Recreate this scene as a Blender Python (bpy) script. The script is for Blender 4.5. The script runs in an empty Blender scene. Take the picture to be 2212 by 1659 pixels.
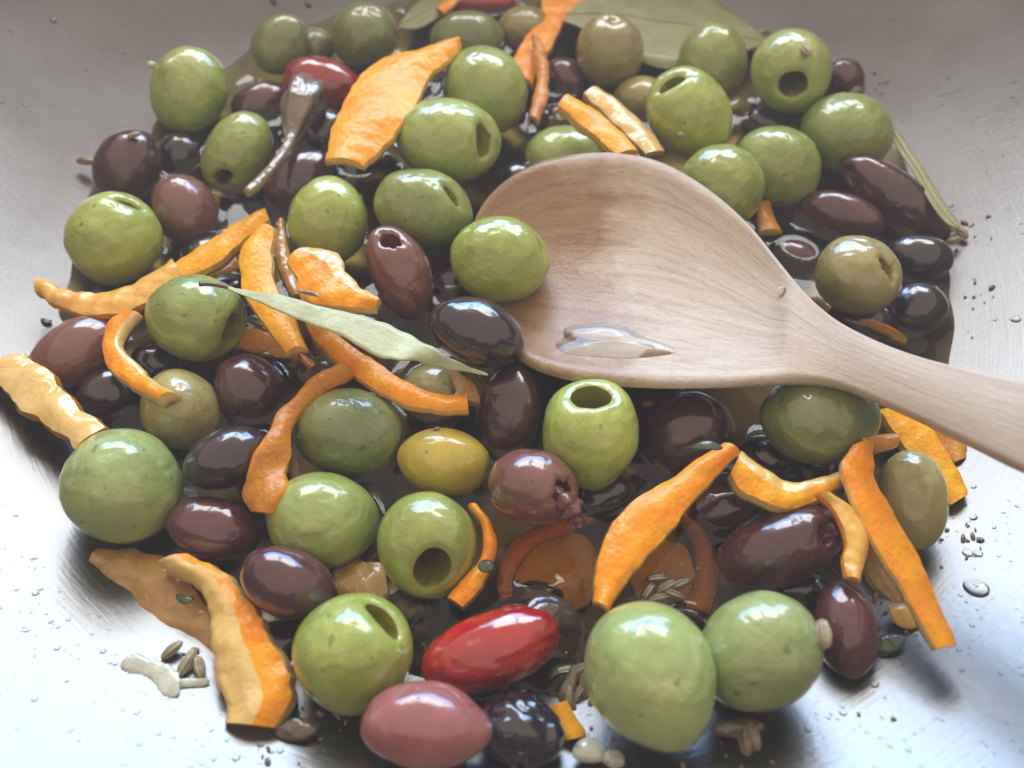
import bpy, math, random
import numpy as np
from mathutils import Vector
random.seed(7)
sc = bpy.context.scene
col = sc.collection
R = math.radians
S = 0.01                                   # all lengths below are written in centimetres
# ------------------------------------------------------------------ camera
CAM = np.array([0.0, -9.2, 15.7]); PITCH = 58.0
FPX, CX, CY = 1597.0, 1106.0, 829.5        # focal length and centre of the 2212 x 1659 view
cam_d = bpy.data.cameras.new('camera'); cam = bpy.data.objects.new('camera', cam_d); col.objects.link(cam)
cam.location = CAM * S; cam.rotation_euler = (R(90 - PITCH), 0, 0)
cam_d.sensor_width = 36; cam_d.lens = 36 * FPX / 2212
cam_d.clip_start = 0.005; cam_d.clip_end = 20
cam_d.dof.use_dof = True; cam_d.dof.focus_distance = 0.160; cam_d.dof.aperture_fstop = 11
sc.camera = cam
FW = np.array([0, math.cos(R(PITCH)), -math.sin(R(PITCH))]); RT = np.array([1.0, 0, 0]); UP = np.cross(RT, FW)
# ------------------------------------------------------------------ light
w = bpy.data.worlds.new('World'); sc.world = w; w.use_nodes = True
bg = w.node_tree.nodes['Background']; bg.inputs[0].default_value = (0.76, 0.61, 0.495, 1); bg.inputs[1].default_value = 1.02
def area(name, loc, target, sx, sy, power, colr):
    d = bpy.data.lights.new(name, 'AREA'); d.shape = 'RECTANGLE'; d.size = sx; d.size_y = sy; d.energy = power; d.color = colr
    o = bpy.data.objects.new(name, d); col.objects.link(o); o.location = loc
    o.rotation_euler = (Vector(target) - Vector(loc)).to_track_quat('-Z', 'Y').to_euler()
    return o
area('window_light', (-0.26, 1.02, 0.87), (0, 0.03, 0.0), 0.56, 0.44, 6.3, (0.96, 0.985, 1.0))
area('window_light', (0.38, 1.02, 0.87), (0, 0.03, 0.0), 0.56, 0.44, 6.3, (0.96, 0.985, 1.0))
area('added_blue_light', (0.06, 1.12, 0.53), (0, 0.03, 0.0), 1.60, 0.34, 18.0, (0.26, 0.55, 1.0))  # no known source, added to put blue into the front pan wall's reflection
sc.view_settings.view_transform = 'Standard'; sc.view_settings.look = 'None'
sc.view_settings.exposure = 0.15; sc.view_settings.gamma = 1.0
sc.render.engine = 'CYCLES'

# ------------------------------------------------------------------ geometry helpers
def ray(px, py):
    d = FW + RT * ((px - CX) / FPX) - UP * ((py - CY) / FPX)
    return d / np.linalg.norm(d)
def at(px, py, z):
    d = ray(px, py); return CAM + d * ((z - CAM[2]) / d[2])
PC = np.array([0.0, 5.0])                   # middle of the pan
def pan_z(r):
    r = np.asarray(r, float)
    a = np.clip(r - 7.5, 0, None)
    z = 0.046 * a ** 2
    b = np.clip(r - 15.5, 0, None)
    return z + 0.22 * b ** 2
def floor_at(p): return float(pan_z(math.hypot(p[0] - PC[0], p[1] - PC[1])))
OIL = 0.80
class Nz:
    def __init__(s, seed, freq, n=7):
        r = np.random.RandomState(seed); s.k = r.normal(size=(n, 3)) * freq; s.p = r.rand(n) * 6.283; s.n = n
    def __call__(s, P): return np.sin(P @ s.k.T + s.p).sum(1) / math.sqrt(s.n)
def obj(name, V, F, mat, parent=None, origin=None, smooth=True, mats=None, mi=None, uv=None):
    V = np.asarray(V, float)
    if origin is None: origin = V.mean(0)
    me = bpy.data.meshes.new(name)
    me.from_pydata([tuple(v) for v in ((V - origin) * S)], [], F)
    for m in (mats or [mat]): me.materials.append(m)
    if mi is not None: me.polygons.foreach_set('material_index', mi)
    me.polygons.foreach_set('use_smooth', [smooth] * len(me.polygons))
    if uv is not None:
        l = me.uv_layers.new(name='UVMap'); idx = np.empty(len(me.loops), int); me.loops.foreach_get('vertex_index', idx)
        l.data.foreach_set('uv', np.asarray(uv)[idx].ravel())
    me.update()
    o = bpy.data.objects.new(name, me); col.objects.link(o)
    if parent: o.parent = parent; o.location = (np.asarray(origin) - PO[parent.name]) * S
    else: o.location = np.asarray(origin) * S
    return o
PO = {}
def thing(name, origin, label, cat, group=None):
    o = bpy.data.objects.new(name, None); col.objects.link(o); o.location = np.asarray(origin) * S
    o.empty_display_size = 0.005
    PO[o.name] = np.asarray(origin, float); tag(o, label, cat, group); return o
def tag(o, label, cat, group=None):
    o['label'] = label; o['category'] = cat
    if group: o['group'] = group
    return o
def grid_faces(nr, nc, wrap=True, flip=False):
    F = []
    for i in range(nr - 1):
        for j in range(nc if wrap else nc - 1):
            k = (j + 1) % nc
            f = (i * nc + j, i * nc + k, (i + 1) * nc + k, (i + 1) * nc + j)
            F.append(f[::-1] if flip else f)
    return F
def smooth_path(P, n):
    P = np.asarray(P, float)
    if len(P) < 3:
        t = np.linspace(0, 1, n)[:, None]; return P[0] * (1 - t) + P[-1] * t
    E = np.vstack([2 * P[0] - P[1], P, 2 * P[-1] - P[-2]]); m = len(P) - 1; out = []
    for t in np.linspace(0, m - 1e-6, n):
        i = int(t); u = t - i; a, b, c, d = E[i:i + 4]
        out.append(.5 * ((2 * b) + (-a + c) * u + (2 * a - 5 * b + 4 * c - d) * u * u + (-a + 3 * b - 3 * c + d) * u ** 3))
    return np.array(out)

# ------------------------------------------------------------------ materials
def new_mat(name):
    m = bpy.data.materials.new(name); m.use_nodes = True; nt = m.node_tree
    return m, nt, nt.nodes['Principled BSDF']
def N(nt, t, **k):
    n = nt.nodes.new(t)
    for a, b in k.items(): setattr(n, a, b)
    return n
def noise(nt, scale, detail=4, rough=.55, vec=None, dist=0):
    n = N(nt, 'ShaderNodeTexNoise'); n.inputs['Scale'].default_value = scale; n.inputs['Detail'].default_value = detail
    n.inputs['Roughness'].default_value = rough; n.inputs['Distortion'].default_value = dist
    if vec is not None: nt.links.new(vec, n.inputs['Vector'])
    return n
def ramp(nt, fac, stops):
    r = N(nt, 'ShaderNodeValToRGB'); e = r.color_ramp.elements
    while len(e) < len(stops): e.new(.5)
    for x, (p, c) in zip(e, stops): x.position = p; x.color = (*c, 1)
    nt.links.new(fac, r.inputs[0]); return r
def bump(nt, h, strength, dist, prev=None):
    b = N(nt, 'ShaderNodeBump'); b.inputs['Strength'].default_value = strength; b.inputs['Distance'].default_value = dist
    nt.links.new(h, b.inputs['Height'])
    if prev: nt.links.new(prev, b.inputs['Normal'])
    return b.outputs[0]
def mix(nt, fac, a, b, mode='MIX'):
    m = N(nt, 'ShaderNodeMix', data_type='RGBA', blend_type=mode)
    for s, v in ((0, fac), (6, a), (7, b)):
        if hasattr(v, 'links') or hasattr(v, 'is_linked'): nt.links.new(v, m.inputs[s])
        elif s == 0: m.inputs[0].default_value = v
        else: m.inputs[s].default_value = (*v, 1)
    return m.outputs[2]
def fruit(name, c1, c2, speck, rough=.36, sss=.25, bs=.6, coat=.75, speck_amt=.5, rad=(1, .7, .25)):
    m, nt, p = new_mat(name)
    tc = N(nt, 'ShaderNodeTexCoord'); oi = N(nt, 'ShaderNodeObjectInfo')
    ad = N(nt, 'ShaderNodeVectorMath', operation='ADD'); nt.links.new(tc.outputs['Object'], ad.inputs[0]); nt.links.new(oi.outputs['Location'], ad.inputs[1])
    v = ad.outputs[0]
    n1 = noise(nt, 75, 3, .5, v); r1 = ramp(nt, n1.outputs[0], [(.32, c1), (.68, c2)])
    n2 = noise(nt, 900, 2, .5, v); r2 = ramp(nt, n2.outputs[0], [(.60, (0, 0, 0)), (.74, (1, 1, 1))])
    sm = N(nt, 'ShaderNodeMath', operation='MULTIPLY'); nt.links.new(r2.outputs[0], sm.inputs[0]); sm.inputs[1].default_value = speck_amt
    c = mix(nt, sm.outputs[0], r1.outputs[0], speck)
    n3 = noise(nt, 420, 1, .5, v); r3 = ramp(nt, n3.outputs[0], [(.715, (0, 0, 0)), (.75, (1, 1, 1))]); f3 = N(nt, 'ShaderNodeMath', operation='MULTIPLY'); nt.links.new(r3.outputs[0], f3.inputs[0]); f3.inputs[1].default_value = .6
    c = mix(nt, f3.outputs[0], c, tuple(x * .35 for x in c1))
    n4 = noise(nt, 190, 5, .7, v, 1.0); r4 = ramp(nt, n4.outputs[0], [(.35, (.80, .80, .76)), (.6, (1, 1, 1))]); c = mix(nt, .8, c, r4.outputs[0], 'MULTIPLY')
    hv = N(nt, 'ShaderNodeHueSaturation'); nt.links.new(c, hv.inputs['Color'])
    mr = N(nt, 'ShaderNodeMapRange'); nt.links.new(oi.outputs['Random'], mr.inputs[0]); mr.inputs[3].default_value = .82; mr.inputs[4].default_value = 1.18
    nt.links.new(mr.outputs[0], hv.inputs['Value']); nt.links.new(hv.outputs[0], p.inputs['Base Color'])
    p.inputs['Roughness'].default_value = rough
    p.inputs['Subsurface Weight'].default_value = sss; p.inputs['Subsurface Radius'].default_value = rad; p.inputs['Subsurface Scale'].default_value = .003
    p.inputs['Coat Weight'].default_value = coat; p.inputs['Coat Roughness'].default_value = .035; p.inputs['Coat IOR'].default_value = 1.68
    p.inputs['Specular IOR Level'].default_value = .5
    b1 = bump(nt, noise(nt, 230, 1, .5, v, .4).outputs[0], .9 * bs, .0011)
    b2 = bump(nt, noise(nt, 1600, 2, .5, v).outputs[0], .4 * bs, .0005, b1)
    nt.links.new(b2, p.inputs['Normal']); nt.links.new(b1, p.inputs['Coat Normal'])
    return m
M = {}
M['g'] = fruit('green_olive_skin', (.26, .335, .065), (.385, .47, .12), (.45, .5, .2), speck_amt=.35)
M['gb'] = fruit('bright_green_olive_skin', (.30, .37, .05), (.43, .50, .10), (.55, .58, .25), speck_amt=.35)
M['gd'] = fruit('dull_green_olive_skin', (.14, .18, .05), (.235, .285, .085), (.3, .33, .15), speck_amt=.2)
M['gp'] = fruit('pale_green_olive_skin', (.32, .41, .12), (.44, .53, .19), (.5, .55, .3), speck_amt=.35)
M['k'] = fruit('khaki_olive_skin', (.32, .27, .085), (.47, .41, .14), (.4, .36, .16), speck_amt=.15, bs=.5)
M['y'] = fruit('yellow_olive_skin', (.56, .40, .03), (.74, .56, .06), (.5, .45, .15), speck_amt=.1, bs=.3)
M['p'] = fruit('purple_olive_skin', (.045, .012, .017), (.125, .034, .038), (.16, .07, .08), rough=.22, sss=.05, speck_amt=.1, bs=.35)
M['pb'] = fruit('brown_purple_olive_skin', (.15, .05, .038), (.25, .095, .07), (.2, .1, .08), rough=.25, sss=.05, speck_amt=.1, bs=.35)
M['b'] = fruit('black_olive_skin', (.010, .007, .011), (.03, .013, .02), (.04, .03, .04), rough=.2, sss=0, speck_amt=.1, bs=.35, coat=.8)
M['m'] = fruit('mauve_olive_skin', (.32, .10, .095), (.46, .18, .16), (.5, .25, .25), rough=.25, sss=.15, speck_amt=.1, bs=.25)
M['w'] = fruit('wrinkled_black_olive_skin', (.008, .007, .014), (.022, .014, .026), (.03, .02, .03), rough=.2, sss=0, speck_amt=.05, bs=.35, coat=1)
M['red'] = fruit('red_pepper_skin', (.29, .006, .006), (.47, .014, .012), (.6, .1, .05), rough=.2, sss=.15, speck_amt=.05, bs=.3, coat=1)
M['cav'] = fruit('green_olive_flesh', (.20, .19, .03), (.36, .35, .045), (.4, .4, .1), rough=.35, sss=.1, speck_amt=.1, bs=.8, coat=.3)
M['cavk'] = fruit('khaki_olive_flesh', (.30, .2, .04), (.45, .33, .08), (.4, .4, .1), rough=.3, sss=.2, speck_amt=.1, bs=.8)
M['cavp'] = fruit('purple_olive_flesh', (.10, .025, .025), (.2, .06, .05), (.2, .1, .1), rough=.25, sss=.1, speck_amt=.1, bs=.8)
M['calyxd'] = fruit('dark_calyx', (.05, .03, .022), (.11, .07, .045), (.2, .15, .1), rough=.3, sss=.0, speck_amt=.1, bs=.8, coat=1)
M['calyx'] = fruit('brown_calyx', (.11, .07, .04), (.22, .15, .09), (.3, .2, .1), rough=.35, sss=.1, speck_amt=.2, bs=1)
M['stem'] = fruit('yellow_brown_stem', (.24, .16, .06), (.38, .28, .10), (.3, .2, .1), rough=.4, sss=.1, speck_amt=.2, bs=1)
M['seed'] = fruit('seed_husk', (.25, .19, .10), (.50, .42, .27), (.5, .45, .3), rough=.4, sss=.1, speck_amt=.2, bs=.8, coat=.3)
M['garlic'] = fruit('cooked_garlic', (.55, .55, .40), (.68, .68, .54), (.7, .7, .6), rough=.3, sss=.5, speck_amt=.2, bs=.8, rad=(1, .9, .7))
M['herb'] = fruit('dark_green_herb', (.015, .035, .012), (.05, .10, .03), (.08, .15, .05), rough=.35, sss=0, speck_amt=.2, bs=1)

def zest_mat(name, c1, c2):
    m, nt, p = new_mat(name); tc = N(nt, 'ShaderNodeTexCoord'); v = tc.outputs['Object']
    r1 = ramp(nt, noise(nt, 90, 6, .75, v).outputs[0], [(.36, c1), (.64, c2)])
    vo = N(nt, 'ShaderNodeTexVoronoi'); vo.inputs['Scale'].default_value = 900; nt.links.new(v, vo.inputs['Vector'])
    rp = ramp(nt, vo.outputs['Distance'], [(.0, (.72, .5, .35)), (.4, (1, 1, 1))])
    nt.links.new(mix(nt, .55, r1.outputs[0], rp.outputs[0], 'MULTIPLY'), p.inputs['Base Color'])
    p.inputs['Roughness'].default_value = .45; p.inputs['Subsurface Weight'].default_value = .12
    p.inputs['Subsurface Radius'].default_value = (1, .4, .08); p.inputs['Subsurface Scale'].default_value = .003
    p.inputs['Coat Weight'].default_value = .3; p.inputs['Coat Roughness'].default_value = .15; p.inputs['Specular IOR Level'].default_value = .3
    b = bump(nt, vo.outputs['Distance'], .3, .0003); b = bump(nt, noise(nt, 320, 3, .6, v).outputs[0], .5, .0008, b)
    nt.links.new(b, p.inputs['Normal']); nt.links.new(b, p.inputs['Coat Normal']); return m
def pith_mat(name, c1, c2, gloss=.5):
    m, nt, p = new_mat(name); tc = N(nt, 'ShaderNodeTexCoord'); v = tc.outputs['Object']
    r1 = ramp(nt, noise(nt, 220, 5, .65, v, .8).outputs[0], [(.3, c1), (.7, c2)]); nt.links.new(r1.outputs[0], p.inputs['Base Color'])
    p.inputs['Roughness'].default_value = .4; p.inputs['Subsurface Weight'].default_value = .2
    p.inputs['Subsurface Radius'].default_value = (1, .6, .2); p.inputs['Subsurface Scale'].default_value = .003
    p.inputs['Coat Weight'].default_value = gloss; p.inputs['Coat Roughness'].default_value = .08
    b = bump(nt, noise(nt, 240, 2, .5, v, .6).outputs[0], .45, .0011)
    nt.links.new(b, p.inputs['Normal']); nt.links.new(b, p.inputs['Coat Normal']); return m
M['zest'] = zest_mat('orange_zest', (.93, .26, .001), (.97, .40, .003))
M['zesty'] = zest_mat('yellow_orange_zest', (.94, .34, .001), (.98, .49, .006))
M['zestd'] = zest_mat('oily_brown_orange_zest', (.50, .17, .006), (.66, .27, .02))
M['pith'] = pith_mat('cooked_pith', (.80, .38, .045), (.90, .54, .12))
M['pithd'] = pith_mat('oily_brown_pith', (.42, .21, .045), (.62, .36, .10), 1)
M['pithp'] = pith_mat('pale_pith', (.78, .46, .10), (.88, .62, .22), .9)

def leaf_mat(name, c1, c2):
    m, nt, p = new_mat(name); tc = N(nt, 'ShaderNodeTexCoord'); v = tc.outputs['Object']
    r1 = ramp(nt, noise(nt, 120, 4, .6, v).outputs[0], [(.3, c1), (.7, c2)])
    uv = N(nt, 'ShaderNodeUVMap'); wv = N(nt, 'ShaderNodeTexWave'); wv.inputs['Scale'].default_value = 6; wv.inputs['Distortion'].default_value = 1.5
    mp = N(nt, 'ShaderNodeMapping'); mp.inputs['Rotation'].default_value = (0, 0, .6); nt.links.new(uv.outputs[0], mp.inputs[0]); nt.links.new(mp.outputs[0], wv.inputs[0])
    rv = ramp(nt, wv.outputs[1] if len(wv.outputs) > 1 else wv.outputs[0], [(.0, (.9, .9, .85)), (.12, (1, 1, 1))])
    nt.links.new(mix(nt, .6, r1.outputs[0], rv.outputs[0], 'MULTIPLY'), p.inputs['Base Color'])
    p.inputs['Roughness'].default_value = .42; p.inputs['Coat Weight'].default_value = .15
    nt.links.new(bump(nt, noise(nt, 500, 3, .6, v).outputs[0], .3, .0008), p.inputs['Normal']); return m
M['leaf'] = leaf_mat('bay_leaf_green', (.42, .47, .25), (.56, .60, .36))
M['leafd'] = leaf_mat('bay_leaf_brown_green', (.24, .25, .10), (.34, .35, .16))
M['rib'] = leaf_mat('bay_leaf_rib', (.42, .38, .20), (.52, .47, .28))

def wood_mat():
    m, nt, p = new_mat('beech_wood'); uv = N(nt, 'ShaderNodeUVMap')
    mp = N(nt, 'ShaderNodeMapping'); mp.inputs['Scale'].default_value = (1.3, 9, 1); nt.links.new(uv.outputs[0], mp.inputs[0])
    n1 = noise(nt, 5, 7, .62, mp.outputs[0], 1.2); r1 = ramp(nt, n1.outputs[0], [(.25, (.42, .32, .235)), (.5, (.60, .49, .38)), (.75, (.68, .59, .48))])
    mp2 = N(nt, 'ShaderNodeMapping'); mp2.inputs['Scale'].default_value = (14, 130, 1); nt.links.new(uv.outputs[0], mp2.inputs[0])
    n2 = noise(nt, 5, 3, .6, mp2.outputs[0]); r2 = ramp(nt, n2.outputs[0], [(.34, (.50, .42, .36)), (.48, (1, 1, 1))])
    c = mix(nt, .6, r1.outputs[0], r2.outputs[0], 'MULTIPLY')
    # wet, oil-soaked part of the bowl (a stain with its own outline)
    sx = N(nt, 'ShaderNodeSeparateXYZ'); nt.links.new(uv.outputs[0], sx.inputs[0])
    nw = noise(nt, 7, 4, .6, uv.outputs[0])
    def mth(op, a, b):
        q = N(nt, 'ShaderNodeMath', operation=op)
        for i, x in enumerate((a, b)):
            if hasattr(x, 'is_linked'): nt.links.new(x, q.inputs[i])
            else: q.inputs[i].default_value = x
        return q.outputs[0]
    dx = mth('MULTIPLY', mth('SUBTRACT', sx.outputs[0], .09), 3.9); dy = mth('MULTIPLY', mth('SUBTRACT', sx.outputs[1], .28), 2.0)
    d = mth('SQRT', mth('ADD', mth('MULTIPLY', dx, dx), mth('MULTIPLY', dy, dy)), 0)
    d = mth('ADD', d, mth('MULTIPLY', mth('SUBTRACT', nw.outputs[0], .5), 1.1))
    wet = ramp(nt, d, [(.72, (1, 1, 1)), (1.02, (0, 0, 0))]).outputs[0]
    nt.links.new(mix(nt, wet, c, mix(nt, 1.0, c, (.60, .44, .31), 'MULTIPLY')), p.inputs['Base Color'])
    rr = N(nt, 'ShaderNodeMapRange'); nt.links.new(wet, rr.inputs[0]); rr.inputs[3].default_value = .52; rr.inputs[4].default_value = .11
    nt.links.new(rr.outputs[0], p.inputs['Roughness'])
    b = bump(nt, n2.outputs[0], .25, .0004); tc = N(nt, 'ShaderNodeTexCoord')
    b = bump(nt, noise(nt, 900, 3, .6, tc.outputs['Object']).outputs[0], .2, .0005, b)
    nt.links.new(b, p.inputs['Normal']); return m
M['wood'] = wood_mat()

def metal_mat():
    m, nt, p = new_mat('brushed_steel'); tc = N(nt, 'ShaderNodeTexCoord')
    sp = N(nt, 'ShaderNodeSeparateXYZ'); nt.links.new(tc.outputs['Object'], sp.inputs[0])
    at2 = N(nt, 'ShaderNodeMath', operation='ARCTAN2'); nt.links.new(sp.outputs[1], at2.inputs[0]); nt.links.new(sp.outputs[0], at2.inputs[1])
    ln = N(nt, 'ShaderNodeVectorMath', operation='LENGTH'); nt.links.new(tc.outputs['Object'], ln.inputs[0])
    cb = N(nt, 'ShaderNodeCombineXYZ'); nt.links.new(at2.outputs[0], cb.inputs[0]); nt.links.new(ln.outputs['Value'], cb.inputs[1])
    mp = N(nt, 'ShaderNodeMapping'); mp.inputs['Scale'].default_value = (7, 900, 1); nt.links.new(cb.outputs[0], mp.inputs[0])
    n1 = noise(nt, 1.6, 4, .6, mp.outputs[0])
    nb = noise(nt, 26, 4, .6, tc.outputs['Object'])
    nf = noise(nt, 700, 3, .6, tc.outputs['Object'])
    p.inputs['Metallic'].default_value = 1
    r = ramp(nt, nb.outputs[0], [(.3, (.165, .163, .162)), (.7, (.192, .190, .189))]); nt.links.new(r.outputs[0], p.inputs['Base Color'])
    rr = N(nt, 'ShaderNodeMapRange'); nt.links.new(nb.outputs[0], rr.inputs[0]); rr.inputs[1].default_value = .3; rr.inputs[2].default_value = .7
    rr.inputs[3].default_value = .26; rr.inputs[4].default_value = .33; nt.links.new(rr.outputs[0], p.inputs['Roughness'])
    b = bump(nt, n1.outputs[0], .15, .0003); b = bump(nt, nf.outputs[0], .05, .0004, b)
    b = bump(nt, noise(nt, 60, 2, .5, tc.outputs['Object']).outputs[0], .02, .002, b)
    nt.links.new(b, p.inputs['Normal']); return m
M['metal'] = metal_mat()

def oil_mat(name, tint, rip=.25):
    m = bpy.data.materials.new(name); m.use_nodes = True; nt = m.node_tree; nt.nodes.clear()
    out = N(nt, 'ShaderNodeOutputMaterial'); mx = N(nt, 'ShaderNodeMixShader'); fr = N(nt, 'ShaderNodeFresnel'); fr.inputs[0].default_value = 1.47
    tr = N(nt, 'ShaderNodeBsdfTransparent'); tr.inputs[0].default_value = (*tint, 1)
    if name == 'herby_oil':
        at_ = N(nt, 'ShaderNodeAttribute', attribute_name='depth'); nt.links.new(ramp(nt, at_.outputs['Fac'], [(0, (.94, .92, .74)), (.2, (.86, .79, .50)), (.4, (.82, .72, .42)), (1, (.78, .63, .30))]).outputs[0], tr.inputs[0])
    gl = N(nt, 'ShaderNodeBsdfGlossy'); gl.inputs['Roughness'].default_value = .03
    tc = N(nt, 'ShaderNodeTexCoord')
    b = bump(nt, noise(nt, 70, 2, .5, tc.outputs['Object'], .5).outputs[0], rip, .002)
    nt.links.new(b, gl.inputs['Normal']); nt.links.new(b, fr.inputs['Normal'])
    nt.links.new(fr.outputs[0], mx.inputs[0]); nt.links.new(tr.outputs[0], mx.inputs[1]); nt.links.new(gl.outputs[0], mx.inputs[2])
    nt.links.new(mx.outputs[0], out.inputs[0]); return m
M['oil'] = oil_mat('herby_oil', (.70, .56, .30))
M['drop'] = oil_mat('clear_oil', (.985, .985, .96), .05)

# ------------------------------------------------------------------ the pan
prof = [(r, float(pan_z(r))) for r in np.concatenate([np.linspace(0.01, 7, 8), np.linspace(7.5, 19.5, 60)])]
rr_, zz_ = prof[-1]
prof += [(rr_ + .12, zz_ + .12), (rr_ + .35, zz_ + .16), (rr_ + .55, zz_ + .05), (rr_ + .5, zz_ - .1)]
prof += [(r + .25 * min(1, r / 12), float(pan_z(r)) - .25) for r in np.linspace(19.4, .01, 40)]
nseg = 160; V = []
for r, z in prof:
    for k in range(nseg):
        a = 2 * math.pi * k / nseg; V.append((PC[0] + r * math.cos(a), PC[1] + r * math.sin(a), z))
pan = thing('steel_pan', (PC[0], PC[1], 0), 'wide brushed steel pan with sloping sides holding the olives', 'pan')
obj('pan_body', V, grid_faces(len(prof), nseg), M['metal'], pan, origin=np.array([PC[0], PC[1], 0.]))

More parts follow.
